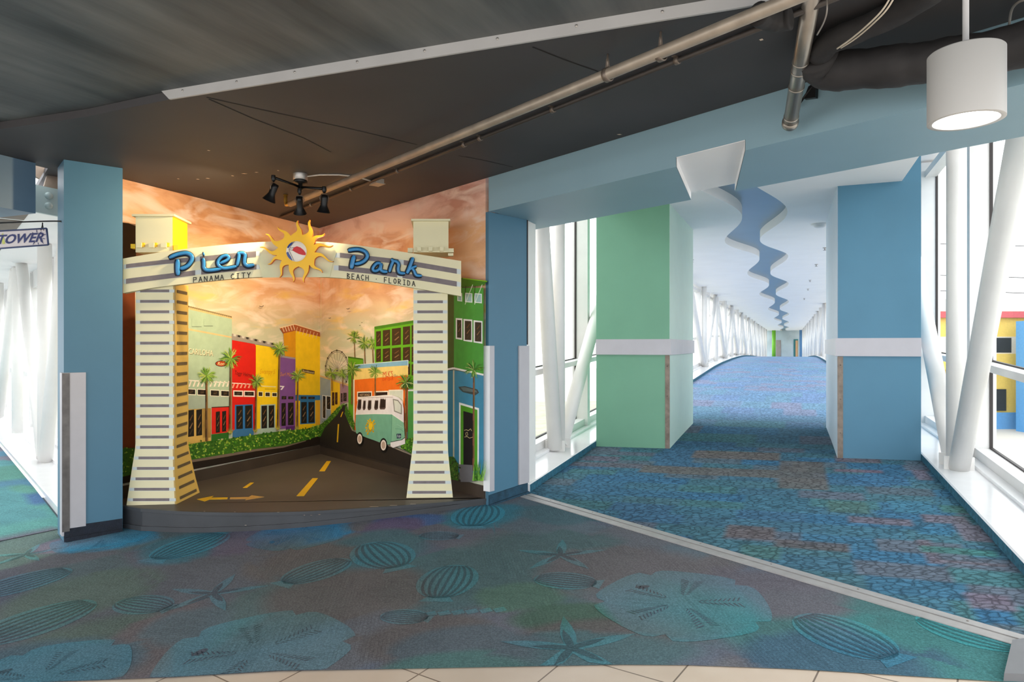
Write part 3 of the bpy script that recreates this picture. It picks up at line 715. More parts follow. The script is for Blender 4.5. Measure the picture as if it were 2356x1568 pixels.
# only behind the bulkhead's front half
def kfront(t):                                      # s of the line inside the bulkhead at this t
    lo, hi = 2, 9
    for _ in range(30):
        m = (lo+hi)/2; p = ST(m, t, 0); k = (p.x-CO[0])*Nn[0]+(p.y-CO[1])*Nn[1]
        if k > .5: hi = m
        else: lo = m
    return lo
def clipped(fa, za, fb, zb2):
    n = len(mb.v)
    for s in ss:
        for f, zf in ((fa, za), (fb, zb2)):
            t = f(s); k = kfront(t); s_ = max(s, k); mb.v.append(ST(s_, f(s_), zf(s_)))
    for i in range(len(ss)-1): mb.face((n+2*i, n+2*i+1, n+2*i+3, n+2*i+2))
clipped(lambda s: TL-.55 if s > 10.6 else TL+.03, cz, LE, cz); clipped(RE, cz, lambda s: TR+.55 if s > 10.6 else .986, cz)
mb.smooth = True
clipped(LE, cz, LE, top); clipped(RE, cz, RE, top)
mb.smooth = False
mb.mat(1); clipped(LE, top, RE, top)
struct(mb.build('ceiling', [OFFW, mat('glossy_blue_slot', (120,146,162), .32, .35, var=.04, scale=2)]))
mb = MB(); mb.prism([ST(1.8, TL-.6, 3.645), ST(1.8, TR+.6, 3.645), ST(84, TR+.6, 3.645), ST(84, TL-.6, 3.645)], (0,0,.1)); struct(mb.build('ceiling', OFFW))   # roof above the slot
# small ceiling fittings
def sprinkler(s, t, lab):
    c = ST(s, t, cz(s)); mb = MB(); mb.lathe(c, (0,0,-1), [(.035,0),(.03,.012),(.010,.014),(.010,.04),(.028,.042),(.028,.048),(0,.05)], 14)
    tag(mb.build('ceiling_sprinkler', ALU, loc=tuple(c)), lab, 'sprinkler', 'sprinkler heads on the bridge ceiling')
for s, t in ((12.6, .55), (15.6, .52), (19.5, .5), (22.5, .52), (27, .5), (13.6, -1.75)): sprinkler(s, t, 'small metal sprinkler head on the white bridge ceiling')
c = at_z(1886, 512, 3.0); c.z = cz(st(c.x, c.y)[0])
mb = MB(); mb.lathe(c, (0,0,-1), [(.11,0),(.11,.012),(.075,.02),(.07,.04),(.045,.052),(0,.055)], 24)
tag(mb.build('smoke_detector', WHITE, loc=tuple(c)), 'round white detector on the bridge ceiling close to the blue pier', 'detector')
# ------------------------------------------------------------------ bridge: two painted piers
def pier(t0, t1, s0, s1, body, pale, label, inner):
    z0 = min(fst(s0, t0).z, fst(s0, t1).z)-.01; zt = cz(s0)+.0
    r = thing('pier', label, 'pier', tuple(ST(s0, (t0+t1)/2, z0)))
    mb = MB(); n = 8
    mb.hexa([ST(s0,t0,z0), ST(s0,t1,z0), ST(s1,t1,z0+.02), ST(s1,t0,z0+.02)], [ST(s0,t0,3.64), ST(s0,t1,3.64), ST(s1,t1,3.64), ST(s1,t0,3.64)])
    mb.build('shaft', body, root=r)
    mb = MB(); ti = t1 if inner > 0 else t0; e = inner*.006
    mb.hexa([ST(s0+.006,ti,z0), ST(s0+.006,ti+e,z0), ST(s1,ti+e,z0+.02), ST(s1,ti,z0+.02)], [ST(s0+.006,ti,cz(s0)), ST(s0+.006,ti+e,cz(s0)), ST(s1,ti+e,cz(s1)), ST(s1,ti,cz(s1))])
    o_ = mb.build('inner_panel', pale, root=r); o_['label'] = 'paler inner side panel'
    mb = MB(); o = .022; a, b = t0-(o if inner < 0 else 0), t1+(o if inner > 0 else 0)
    mb.hexa([ST(s0-o,a,1.300), ST(s0-o,b,1.300), ST(s1+.01,b,1.300), ST(s1+.01,a,1.300)], [ST(s0-o,a,1.474), ST(s0-o,b,1.474), ST(s1+.01,b,1.474), ST(s1+.01,a,1.474)])
    mb.build('rub_rail', mat('rail_white', (196,193,200), .4, var=.03), root=r)
    mb = MB(); ti = t1 if inner > 0 else t0; q = -inner*.045
    zf = fst(s0, ti).z
    mb.hexa([ST(s0-.004,ti,zf), ST(s0-.004,ti+q,zf), ST(s0+.001,ti+q,zf), ST(s0+.001,ti,zf)], [ST(s0-.004,ti,1.296), ST(s0-.004,ti+q,1.296), ST(s0+.001,ti+q,1.296), ST(s0+.001,ti,1.296)])
    mb.hexa([ST(s0-.004,ti,zf), ST(s0-.004,ti+inner*.004,zf), ST(s0+.02,ti+inner*.004,zf), ST(s0+.02,ti,zf)], [ST(s0-.004,ti,1.296), ST(s0-.004,ti+inner*.004,1.296), ST(s0+.02,ti+inner*.004,1.296), ST(s0+.02,ti,1.296)])
    for k in range(3):
        c = ST(s0-.004, ti+q*.5, zf+.25+k*.33); mb.lathe(c, (-U[0],-U[1],0), [(.007,0),(.006,.003),(0,.004)], 10)
    mb.build('corner_strip', DMETAL, root=r)
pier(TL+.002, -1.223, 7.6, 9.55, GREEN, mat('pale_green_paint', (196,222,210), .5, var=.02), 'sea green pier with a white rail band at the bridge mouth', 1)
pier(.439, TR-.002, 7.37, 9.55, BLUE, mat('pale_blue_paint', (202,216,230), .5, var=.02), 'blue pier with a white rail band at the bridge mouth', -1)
# ------------------------------------------------------------------ far end of the bridge
EW = mat('mottled_end_wall', (176,192,202), .6, var=.14, scale=.8)
mb = MB(); mb.hexa([ST(84,TL-.7,-.4), ST(84,TR+.7,-.4), ST(84.2,TR+.7,-.4), ST(84.2,TL-.7,-.4)], [ST(84,TL-.7,3.6), ST(84,TR+.7,3.6), ST(84.2,TR+.7,3.6), ST(84.2,TL-.7,3.6)]); struct(mb.build('wall_end', EW))
def slab(name, t0, t1, z0, z1, s0, s1, m, label=None, cat=None):
    mb = MB(); mb.hexa([ST(s0,t0,z0), ST(s0,t1,z0), ST(s1,t1,z0), ST(s1,t0,z0)], [ST(s0,t0,z1), ST(s0,t1,z1), ST(s1,t1,z1), ST(s1,t0,z1)])
    o = mb.build(name, m, loc=tuple(ST(s0,(t0+t1)/2,z0)))
    return tag(o, label, cat) if label else struct(o)
mb = MB(); mb.tube([ST(82.5, TL+.42, 0), ST(82.5, TL+.42, 3.14)], .2, 20); tag(mb.build('column', mat('lime_paint', (112,182,52), .5), loc=tuple(ST(82.5, TL+.42, 0))), 'lime green round column at the far left end of the bridge', 'column')
slab('column', TR-.12, TR+.3, 0, 3.14, 81.6, 82.1, mat('deep_blue_paint', (66,112,158), .5), 'deep blue column at the far right end of the bridge', 'column')
slab('door_1', TL+.62, TL+1.15, 0, 2.05, 83.95, 83.99, mat('taupe_door', (150,142,142), .6))
d2 = slab('door_2', TR-.70, TR-.22, 0, 2.15, 83.95, 83.99, mat('teal_door', (44,112,116), .5))
mb = MB(); mb.hexa([ST(83.93,TR-.50,0), ST(83.93,TR-.26,0), ST(83.95,TR-.26,0), ST(83.95,TR-.50,0)], [ST(83.93,TR-.50,2.0), ST(83.93,TR-.26,2.0), ST(83.95,TR-.26,2.0), ST(83.95,TR-.50,2.0)]); mb.build('panel', mat('wood_panel', (188,150,112), .5), root=d2)
# ------------------------------------------------------------------ outside, seen through the glass
GZ = -5.9
mb = MB(); mb.poly([(-140,-60,GZ), (200,-60,GZ), (200,220,GZ), (-140,220,GZ)]); struct(mb.build('ground', mat('pale_paving', (176,172,164), .8, var=.1, scale=.15)))
mb = MB()
for k in range(1): mb.poly([(2,14,GZ+.02), (16,14,GZ+.02), (26,90,GZ+.02), (-4,90,GZ+.02)])
tag(mb.build('lawn', mat('bright_lawn', (150,152,130), .9, var=.2, scale=.6), loc=(8, 40, GZ)), 'strip of grass seen below the left bridge windows', 'lawn')
def building(name, label, x0, x1, y, h, base, bands, wins, dep=12):
    r = thing(name, label, 'building', (x0, y, GZ)); mb = MB()
    mb.box(((x0+x1)/2, y+dep/2), (1,0), (0,1), x1-x0, dep, GZ, GZ+h); mb.build('wall', base, root=r)
    for z0, z1, m, out in bands:
        mb = MB(); mb.box(((x0+x1)/2, y-.0), (1,0), (0,1), x1-x0+.2, out*2, GZ+z0, GZ+z1); mb.build('band', m, root=r)
    for wx, wz, ww, wh in wins:
        mb = MB(); mb.box((wx, y-.01), (1,0), (0,1), ww, .3, GZ+wz, GZ+wz+wh); mb.build('window', mat('dark_shop_window', (46,50,54), .2), root=r)
SKYB = mat('sky_blue_render', (84,144,196), .7); YEL = mat('yellow_render', (214,184,92), .7); REDB = mat('red_render', (180,80,84), .7); CRM = mat('cream_render', (205,198,185), .7)
building('shop_building', 'low yellow and blue shop building with a red eave line, far outside the right windows', 37, 90, 60, 11.3, YEL,
         [(9.75,10.3,REDB,.5),(10.3,11.4,CRM,.3),(0,1.45,SKYB,.2),(5.2,6.6,YEL,.3),(6.6,8.1,CRM,.15)], [(38.6+k*3.6, 1.6, 2.3, 1.9) for k in range(11)]+[(39.4+k*3.6, 6.7, 1.6, 1.3) for k in range(11)])
building('blue_building', 'small bright blue building part in front of the yellow shop outside', 43.2, 46.6, 55.0, 9.4, SKYB, [(9.1,9.4,CRM,.2)], [(44.9, 1.6, 2.0, 2.2), (44.9, 5.4, 1.6, 1.6)], 3.5)
for k, (y0, z0) in enumerate(((30, 3.6), (30, 4.4), (30, 6.0))):
    mb = MB(); mb.tube([(16, y0+k, z0+.3), (30, y0+k, z0-.1), (50, y0+k, z0+.3)], .02, 6)
    tag(mb.build('power_line', GASKET, loc=(10, y0+k, z0)), ['lowest of the thin overhead wires outside the right windows', 'middle of the thin overhead wires outside the right windows', 'highest of the thin overhead wires outside the right windows'][k], 'wire')
# ------------------------------------------------------------------ stage platform of the alcove
FRONT = [(282,1160),(330,1168),(400,1173),(471,1176),(560,1177),(640,1176),(700,1174.5),(800,1169),(900,1162.5),(1000,1155),(1060,1150),(1126,1144)]
fr = [at_z(px, py, STAGE) for px, py in FRONT]
ASPH = mat('stage_asphalt', (88,80,76), .5, var=.12, scale=2.2)
FASC = mat('stage_fascia', (60,62,66), .45, var=.16, scale=4)
stg = thing('stage', 'low curved stage painted as an asphalt road in front of the mural', 'stage', (-1.9, 5.4, 0))
mb = MB()
topo = [tuple(p) for p in fr]+[(REND.x, REND.y, STAGE), (CO[0], CO[1], STAGE), (LEND.x, LEND.y, STAGE)]
mb.prism(topo, (0, 0, -.03)); mb.build('platform', ASPH, root=stg)
mb = MB()
def fasc(off, z0f, z1f):
    n = len(mb.v)
    for i, p in enumerate(fr):
        d = (fr[min(i+1, len(fr)-1)]-fr[max(i-1, 0)]).normalized(); o = Vector((d.y, -d.x, 0))*off
        for z in (z0f(p), z1f(p)): mb.v.append(Vector((p.x+o.x, p.y+o.y, z)))
        for z in (z0f(p), z1f(p)): mb.v.append(Vector((p.x+o.x*0-d.y*.0, p.y, z)))
    for i in range(len(fr)-1):
        a = n+4*i; b = a+4
        mb.face((a, b, b+1, a+1)); mb.face((a+1, b+1, b+3, a+3)); mb.face((a, a+2, b+2, b))
fasc(.010, lambda p: fz(p.x, p.y)-.01, lambda p: STAGE-.001)
mb.build('fascia', FASC, root=stg)
mb = MB(); fasc(.022, lambda p: fz(p.x, p.y)-.01, lambda p: fz(p.x, p.y)+.035); mb.build('base_moulding', FASC, root=stg)
mb = MB(); fasc(.026, lambda p: STAGE-.022, lambda p: STAGE+.001); mb.build('nosing', FASC, root=stg)
mb = MB()
for px, py, l in [(470,1177,4),(540,1178,3),(640,1179,5),(860,1166,22),(905,1163,18),(950,1160,14),(700,1186,3),(716,1186,4),(735,1184,5),(565,1209,4)]:
    p = at_z(px, py-1.2, STAGE+.0018); mb.poly([p+Vector((-.0017*l,-.003,0)), p+Vector((.0017*l,-.003,0)), p+Vector((.0015*l,.006,0)), p+Vector((-.0012*l,.008,0))])
mb.build('paint_chip', mat('chipped_plaster', (214,200,188), .8), root=stg)
ROADY = mat('road_yellow', (238,190,34), .5, var=.05)
def stage_poly(name, pts, m=ROADY):
    mb = MB(); mb.prism([at_z(x, y, STAGE+.0004) for x, y in pts], (0,0,.0016)); mb.build(name, m, root=stg)
def c5(x, y): return (250+x/4.531, 980+y/4.531)
def c6(x, y): return (700+x/4.363, 980+y/4.363)
stage_poly('lane_dash', [c6(150,452), c6(206,452), c6(268,350), c6(226,350)])
stage_poly('lane_dash', [c5(1958,728), c5(2036,728), c5(2182,542), c5(2125,542)])
stage_poly('lane_dash', [c5(1398,642), c5(1442,642), c5(1515,588), c5(1478,588)])
stage_poly('arrow', [c5(920,762), c5(1094,726), c5(1068,744), c5(1243,742), c5(1236,760), c5(1052,764), c5(1002,784)])
stage_poly('arrow', [c5(1268,742), c5(1460,738), c5(1492,720), c5(1622,738), c5(1424,770), c5(1440,758), c5(1262,760)], mat('road_tan', (216,168,92), .5))
# ------------------------------------------------------------------ painted murals (flat paint on the two alcove walls)
def L3(x, y): return (270+x/3.92, 700+y/3.92)
def R4(x, y): return (700+x/3.92, 700+y/3.92)
def R2(x, y): return (700+x/3.92, 360+y/3.92)
class Mural:
    def __init__(self, wall, crop, root): self.wall = wall; self.crop = crop; self.root = root; self.lv = 1
    def begin(self): self.mb = MB(); self.mats = []; return self
    def p(self, pts, c, crop=None, k=0):
        if c not in self.mats: self.mats.append(c)
        self.mb.cur = self.mats.index(c); crop = crop or self.crop
        off = .0012+.00045*(self.lv+k)
        self.mb.poly([self.wall(*crop(x, y), off) for x, y in pts])
    def r(self, x0, y0, x1, y1, c, dy=0, k=0): self.p([(x0,y0),(x1,y0+dy),(x1,y1+dy),(x0,y1)], c, k=k)
    def line(self, pts, w, c, k=0, crop=None):
        for (x0,y0),(x1,y1) in zip(pts, pts[1:]):
            d = math.hypot(x1-x0, y1-y0) or 1; nx, ny = -(y1-y0)/d*w/2, (x1-x0)/d*w/2
            self.p([(x0-nx,y0-ny),(x1-nx,y1-ny),(x1+nx,y1+ny),(x0+nx,y0+ny)], c, crop, k)
    def end(self, name, label=None):
        o = self.mb.build(name, [paint(c) for c in self.mats], root=self.root)
        if label: o['label'] = label
        self.lv += 4; return o
_fc = {}
def text_polys(txt, italic=0.0, bold=0.0):
    cu = bpy.data.curves.new('t', 'FONT'); cu.body = txt; cu.shear = italic; cu.offset = bold; cu.resolution_u = 3
    ob = bpy.data.objects.new('t', cu); COL.objects.link(ob)
    dg = bpy.context.evaluated_depsgraph_get(); me = ob.evaluated_get(dg).to_mesh()
    vs = [(v.co.x, v.co.y) for v in me.vertices]; fs = [tuple(p.vertices) for p in me.polygons]
    ob.evaluated_get(dg).to_mesh_clear(); bpy.data.objects.remove(ob); bpy.data.curves.remove(cu)
    x0 = min(v[0] for v in vs); x1 = max(v[0] for v in vs); y0 = min(v[1] for v in vs); y1 = max(v[1] for v in vs)
    return [((x-x0)/(x1-x0), (y-y0)/(y1-y0)) for x, y in vs], fs
def text_in(mu, txt, q, c, italic=0.0, k=3):       # q = corners top-left, top-right, bottom-right, bottom-left in the mural's units
    vs, fs = text_polys(txt, italic)
    def m(u, v):
        tx = lerp(q[0][0], q[1][0], u), lerp(q[0][1], q[1][1], u); bx = lerp(q[3][0], q[2][0], u), lerp(q[3][1], q[2][1], u)
        return lerp(bx[0], tx[0], v), lerp(bx[1], tx[1], v)
    for f in fs: mu.p([m(*vs[i]) for i in f], c, k=k)
def palm(mu, cx, cy, r, tx, ty, tw, name='painted_palm', greens=('6f9a3a','8fb446','4a7230','b4c462'), trunk='6b4a2c', grass=True, seed=0, crop=None):
    rnd = random.Random(int(cx*13+cy*7)+seed); mu.begin()
    n = 8
    for i in range(n):                              # banded trunk
        a, b = i/n, (i+1)/n; xa, xb = lerp(cx, tx, a), lerp(cx, tx, b); ya, yb = lerp(cy, ty, a), lerp(cy, ty, b); w0, w1 = tw*(.7+.3*a), tw*(.7+.3*b)
        mu.p([(xa-w0/2,ya),(xa+w0/2,ya),(xb+w1/2,yb),(xb-w1/2,yb)], trunk if i % 2 else '4c3520', crop)
        mu.p([(xa,ya),(xa+w0/2,ya),(xb+w1/2,yb),(xb,yb)], '8a6a40', crop, 1)
    for i in range(40):
        a = rnd.uniform(0, 2*math.pi); l = r*rnd.uniform(.7, 1.15)*(1 if math.sin(a) < .3 else .8); c = rnd.choice(greens); k = rnd.choice((1, 2, 3))
        ex, ey = cx+l*math.cos(a), cy+l*math.sin(a)+.07*r*abs(math.cos(a)); mx, my = cx+l*.55*math.cos(a), cy+l*.55*math.sin(a)-.05*r
        w = r*.04; nx, ny = -math.sin(a)*w, math.cos(a)*w
        mu.p([(cx-nx*.4,cy-ny*.4),(mx-nx,my-ny),(ex,ey),(mx+nx,my+ny),(cx+nx*.4,cy+ny*.4)], c, crop, k)
        for f in (.5, .75):
            bx, by = lerp(cx, ex, f), lerp(cy, ey, f); b2 = a+rnd.choice((-.6, .6)); q = r*.24
            mu.p([(bx-nx*.5,by-ny*.5),(bx+q*math.cos(b2),by+q*math.sin(b2)),(bx+nx*.5,by+ny*.5)], c, crop, k)
    if grass:
        for i in range(7):
            a = -math.pi/2+(i-3)*.22; l = r*.55; mu.p([(tx-4,ty+10),(tx+l*math.cos(a)*1.2,ty+10+l*math.sin(a)),(tx+4,ty+10)], rnd.choice(('a8a84a','7f9440','c9b95a')), crop, 3)
    mu.end(name)
def shrubs(mu, top, bot, n, name='painted_shrubs', cols=('3f7a22','5f9a2c','2c5a1a','86b03a','2c5a18','a9c04a'), base='3c6a1e', size=24):
    rnd = random.Random(5); mu.begin(); mu.p(top+bot[::-1], base)
    x0, x1 = top[0][0], top[-1][0]
    for i in range(n):
        x = rnd.uniform(x0, x1); y = lerp(interp(top, x)-6, interp(bot, x)-12, rnd.random()**.8); a = rnd.uniform(0, 6.28); l = rnd.uniform(.5, 1.1)*size; w = l*.38
        c = rnd.choice(cols); dx, dy = math.cos(a)*l, math.sin(a)*l; nx, ny = -math.sin(a)*w, math.cos(a)*w
        mu.p([(x,y),(x+dx*.5+nx,y+dy*.5+ny),(x+dx,y+dy),(x+dx*.5-nx,y+dy*.5-ny)], c, k=1+i % 3)
    mu.end(name)
def dark_pane(mu, x0, y0, x1, y1, dy=0, k=2, base='1e1a16'):
    mu.r(x0, y0, x1, y1, base, dy, k); h = y1-y0; w = x1-x0
    for f, c in ((.25,'6b4a2c'),(.55,'8a6a48'),(.78,'4c3a2a')):
        mu.p([(x0+w*.25,y0+h*(f+.12)),(x0+w*.75,y0+h*(f-.1)),(x0+w*.8,y0+h*(f-.06)),(x0+w*.4,y0+h*(f+.14))], c, k=k+1)
# ---------------- left wall
ml = thing('mural', 'painted street of colourful shops and palms on the left alcove wall', 'mural', (LEND.x, LEND.y, STAGE))
M = Mural(on_left, L3, ml)
M.begin(); M.p([(20,-380),(160,-400),(160,700),(160,1330),(20,1310)], '7c3a16'); M.p([(20,-740),(100,-732),(168,-705),(168,-380),(20,-380)], '5a4632', k=1); M.end('painted_rust_building')
M.begin(); M.p([(330,-40),(625,40),(1033,130),(1033,1190),(330,1300)], 'a9bda0')
M.p([(330,-80),(625,6),(1036,106),(1036,132),(625,40),(330,-40)], 'd2b27c', k=1)
for i in range(22):
    x = 640+i*18; y = 14+(x-625)*.243; M.p([(x,y-6),(x+9,y-4),(x+13,y+10),(x+4,y+8)], '3a3028', k=2)
M.p([(330,140),(625,212),(1033,290),(1033,303),(625,228),(330,156)], 'ddb983', k=1)
for x0, y0, x1, y1 in ((672,128,760,200),(780,132,862,194)):
    M.line([(x0,y0),(x0,y1),(x1,y1)], 3, '8fa389', 2); M.line([(x0,y1),(x1,y1)], 4, '56604f', 2)
text_in(M, 'CARILOHA', [(646,400),(868,420),(868,472),(646,450)], '7f7a5c', k=2); text_in(M, 'CARILOHA', [(642,393),(864,414),(864,466),(642,443)], 'efe3c0')
M.p([(330,945),(625,945),(845,935),(845,1245),(330,1310)], 'dcb25e', k=1); M.p([(625,820),(1010,828),(1010,935),(625,948)], 'a7b5a2', k=1)
for x0,y0,x1,y1 in ((635,955,692,1195),(712,950,765,1185),(420,960,500,1220)): dark_pane(M, x0,y0,x1,y1, -8)
for x0,y0,x1,y1 in ((627,764,702,806),(726,767,800,811),(843,773,917,820),(937,778,1006,822)): M.r(x0-6,y0-7,x1+6,y1+8,'efe6d2',4,1); dark_pane(M, x0,y0,x1,y1,4)
M.p([(640,678),(1030,705),(1030,712),(650,690)], 'efe6d8', k=2)
for i in range(10): x = 660+i*38; M.p([(x,690),(x+12,690),(x-6,742),(x-20,740)], 'efe0cc', k=2)
M.r(770,935,845,1200,'d9b06a',0,1)
M.p([(850,930),(1015,922),(1015,1150),(850,1170)], 'd8261c', k=2); M.line([(850,928),(1015,920)], 8, '3c2a1e', 3)
for x0,y0,x1,y1 in ((888,968,925,1158),(945,964,982,1148)): dark_pane(M, x0,y0,x1,y1,-6,3)
M.p([(848,1172),(1005,1152),(1005,1260),(848,1290)], '2f6b24', k=2)
for x, y in ((905,1215),(935,1210),(908,1240),(940,1235)): M.r(x,y,x+22,y+14,'d9cfa8',0,3)
oval = [(938+55*math.cos(a), 533+27*math.sin(a)) for a in [2*math.pi*i/24 for i in range(24)]]
M.p(oval, '4a1c10', k=2); M.p([(938+(x-938)*.88, 533+(y-533)*.82) for x, y in oval], 'b0401c', k=3); text_in(M, 'Ron', [(905,518),(965,518),(965,548),(905,548)], 'f2d8a0', .2, 4)
M.end('painted_shop', 'sage green painted shop front')
M.begin(); M.p([(1035,320),(1240,358),(1249,372),(1249,1140),(1035,1150)], 'd01c14')
M.p([(1033,262),(1425,352),(1425,388),(1033,320)], '9a8f86', k=1)
for i in range(10): x = 1048+i*38; y = 268+(x-1033)*.23; M.p([(x,y-6),(x+26,y),(x+20,y+18),(x-2,y+12)], '3a3430' if i % 2 else 'c9c0b4', k=2)
text_in(M, 'Toggr Helmay', [(1060,595),(1225,625),(1225,665),(1060,645)], '5a1410', .3)
M.p([(1033,704),(1200,715),(1200,722),(1033,712)], 'efe0d6', k=2)
for i in range(5): x = 1050+i*36; M.p([(x,712),(x+12,712),(x-4,755),(x-18,752)], 'ef9a80', k=2)
for x0,y0,x1,y1 in ((1055,784,1125,818),(1150,786,1230,820)): M.r(x0-10,y0-10,x1+10,y1+12,'f0d8cc',2,1); dark_pane(M,x0,y0,x1,y1,2)
M.p([(1060,905),(1222,900),(1226,1132),(1058,1142)], '2f6ea8', k=1)
for x0,y0,x1,y1 in ((1073,916,1132,1124),(1152,912,1214,1118)): dark_pane(M,x0,y0,x1,y1,-4)
M.p([(1040,1132),(1226,1122),(1232,1185),(1040,1205)], '3a6f9c', k=2); M.end('painted_shop', 'red painted shop front')
M.begin(); M.p([(1249,362),(1462,396),(1462,1110),(1249,1135)], 'ecc418')
text_in(M, 'Swampy S', [(1285,580),(1425,585),(1425,640),(1285,640)], 'd89a10', .3)
M.line([(1290,735),(1430,742)], 8, 'e8dca0', 2); M.line([(1330,762),(1425,764)], 3, '5a4a10', 2)
for x0,y0,x1,y1 in ((1275,790,1308,824),(1337,794,1374,826),(1399,798,1436,826)): M.r(x0-6,y0-6,x1+6,y1+6,'f2e6b0',1,1); dark_pane(M,x0,y0,x1,y1,1)
M.p([(1290,905),(1425,898),(1425,1118),(1290,1128)], '9fb6b0', k=1)
for x0,y0,x1,y1 in ((1300,914,1350,1118),(1365,911,1415,1112)): dark_pane(M,x0,y0,x1,y1,-3)
M.p([(1262,1122),(1428,1115),(1428,1175),(1262,1185)], 'a3b8ac', k=2); M.end('painted_shop', 'bright yellow painted shop front')
M.begin(); M.p([(1463,472),(1606,494),(1606,1110),(1463,1122)], '7a4d92'); M.p([(1463,455),(1606,476),(1606,494),(1463,474)], '9a8f9a', k=1)
text_in(M, 'Surf Maui', [(1470,610),(1588,615),(1588,648),(1470,646)], 'c9812c', .25)
M.p([(1463,732),(1508,736),(1485,770),(1470,768),(1490,744),(1463,742)], 'efe6ee', k=2)
for x0,y0,x1,y1 in ((1482,826,1524,855),(1541,829,1588,853)): dark_pane(M,x0,y0,x1,y1,0)
for x0,y0,x1,y1 in ((1480,890,1519,1095),(1539,886,1590,1088)): dark_pane(M,x0,y0,x1,y1,-2)
M.p([(1520,1100),(1600,1095),(1600,1130),(1520,1140)], '5a2a70', k=2); M.end('painted_shop', 'purple painted shop front')
M.begin(); M.p([(1497,258),(1608,232),(1608,480),(1510,465)], 'd08e10'); M.p([(1607,232),(1833,288),(1833,1115),(1607,1135)], 'e8bc14')
M.p([(1466,214),(1600,180),(1833,252),(1833,292),(1608,236),(1497,262)], 'a0522a', k=1); M.line([(1466,212),(1600,178),(1833,250)], 7, 'e6c8a0', 2)
for i in range(5): x = 1490+i*24; M.line([(x,214-(x-1466)*.22),(x+14,250-(x-1466)*.16)], 5, 'e8d4b8', 3)
for i in range(7): x = 1625+i*30; y = 196+(x-1600)*.3; M.line([(x,y),(x-14,y+52)], 5, 'e0b890', 3)
M.p([(1668,580),(1780,600),(1777,630),(1666,610)], '4a3020', k=1); text_in(M, 'Earthbound', [(1676,588),(1772,605),(1770,624),(1674,606)], 'e6d2a0', 0, 3)
M.p([(1607,815),(1833,818),(1833,862),(1607,868)], '2f6a98', k=1)
for x0,y0,x1,y1 in ((1655,830,1706,852),(1722,832,1780,852)): dark_pane(M,x0,y0,x1,y1,0,2)
M.p([(1648,864),(1784,862),(1784,1072),(1648,1080)], '2f6ea0', k=1)
for x0,y0,x1,y1 in ((1658,880,1708,1072),(1724,880,1778,1066)): dark_pane(M,x0,y0,x1,y1,-2,2)
M.r(1790,866,1828,1110,'d9a020',0,1); M.end('painted_shop', 'yellow painted corner tower with a brown hipped eave')
for cx,cy,r,tx,ty,tw in ((805,645,100,808,1275,24),(1024,490,108,1018,1160,24),(1256,700,78,1246,1145,20),(1464,405,90,1448,1125,22),(1628,645,78,1624,1120,20)): palm(M,cx,cy,r,tx,ty,tw)
M.begin(); M.p([(20,1420),(640,1392),(1000,1330),(1250,1290),(1500,1262),(1836,1170),(1836,1262),(1200,1388),(680,1488),(20,1620)], '241c16')
M.p([(20,1440),(660,1398),(1000,1340),(1250,1300),(1500,1270),(1700,1220),(1700,1232),(1500,1290),(1250,1322),(1000,1370),(660,1425),(20,1470)], '7a6a5c', k=1); M.end('painted_verge')
shrubs(M, [(20,1300),(640,1262),(760,1240),(1000,1210),(1250,1172),(1500,1138),(1700,1122),(1836,1080)], [(20,1560),(660,1402),(1000,1345),(1250,1302),(1500,1275),(1700,1225),(1836,1180)], 900)
for bx, by, s_ in ((860,-520+80,12),(900,-410+20,8),(1375,-585+190,14),(1300,-335+10,16),(1300,22,20),(895,-370,9)):
    M.begin(); M.line([(bx-s_,by-s_*.4),(bx,by),(bx+s_,by-s_*.6)], 5, '4a3a30'); M.end('painted_bird')
M.begin(); M.line([(1836,-420),(1837,240)], 5, 'dccfa8'); M.end('painted_corner_seam')
# ---------------- right wall
mr = thing('mural', 'painted street with van, palms and green building on the right alcove wall', 'mural', (REND.x, REND.y, STAGE))
M = Mural(on_right, R4, mr)
M.begin()
cx, cy = 296, 590; rim = [(cx+106*math.cos(a), cy+176*math.sin(a)) for a in [2*math.pi*i/40 for i in range(41)]]
M.line(rim, 5, '4a4440'); M.line([(cx+(x-cx)*.92, cy+(y-cy)*.92) for x, y in rim], 3, '6a625c')
for i in range(20): a = 2*math.pi*i/20; M.line([(cx,cy),(cx+100*math.cos(a), cy+168*math.sin(a))], 2.5, '8a8078')
for i in range(14): a = 2*math.pi*i/14+.2; x, y = cx+106*math.cos(a), cy+176*math.sin(a); M.r(x-6,y-7,x+6,y+7,'3a3430',0,1)
M.end('painted_ferris_wheel')
M.begin(); M.p([(143,645),(240,680),(240,1010),(143,1090)], '8d9ca8'); M.p([(240,682),(322,712),(322,905),(240,1000)], 'e6bc24'); M.p([(322,712),(398,735),(398,880),(322,905)], '9a7a8a'); M.p([(143,638),(398,718),(398,736),(143,652)], 'c9a878', k=1)
for x0,y0,x1,y1 in ((168,822,192,1020),(203,826,236,940)): M.r(x0-5,y0-6,x1+5,y1+4,'e6e6e2',6,1); dark_pane(M,x0,y0,x1,y1,6)
for x0,y0,x1,y1 in ((250,792,272,910),(278,792,300,900),(330,800,345,880),(352,796,382,872)): dark_pane(M,x0,y0,x1,y1,0,2,'3a1c14' if x0 < 300 else '2c2226')
M.end('painted_distant_shops')
palm(M,450,300,72,456,475,9,grass=False); palm(M,542,352,78,548,540,10,grass=False); palm(M,614,355,70,622,540,10,grass=False)
M.begin(); M.p([(632,205),(980,145),(1000,142),(1000,760),(640,760)], '5ea61e'); M.p([(632,200),(1000,140),(1000,165),(640,225)], '3f7a1a', k=1)
for x0, x1 in ((648,692),(708,775),(790,872),(890,955),(968,1000)):
    f = (x0-640)/360
    for y0, y1 in ((245-f*62,380-f*22),(404-f*22,518-f*0),(540,640)): dark_pane(M,x0,y0,x1,y1,-(x1-x0)*.12,1,'3a2814')
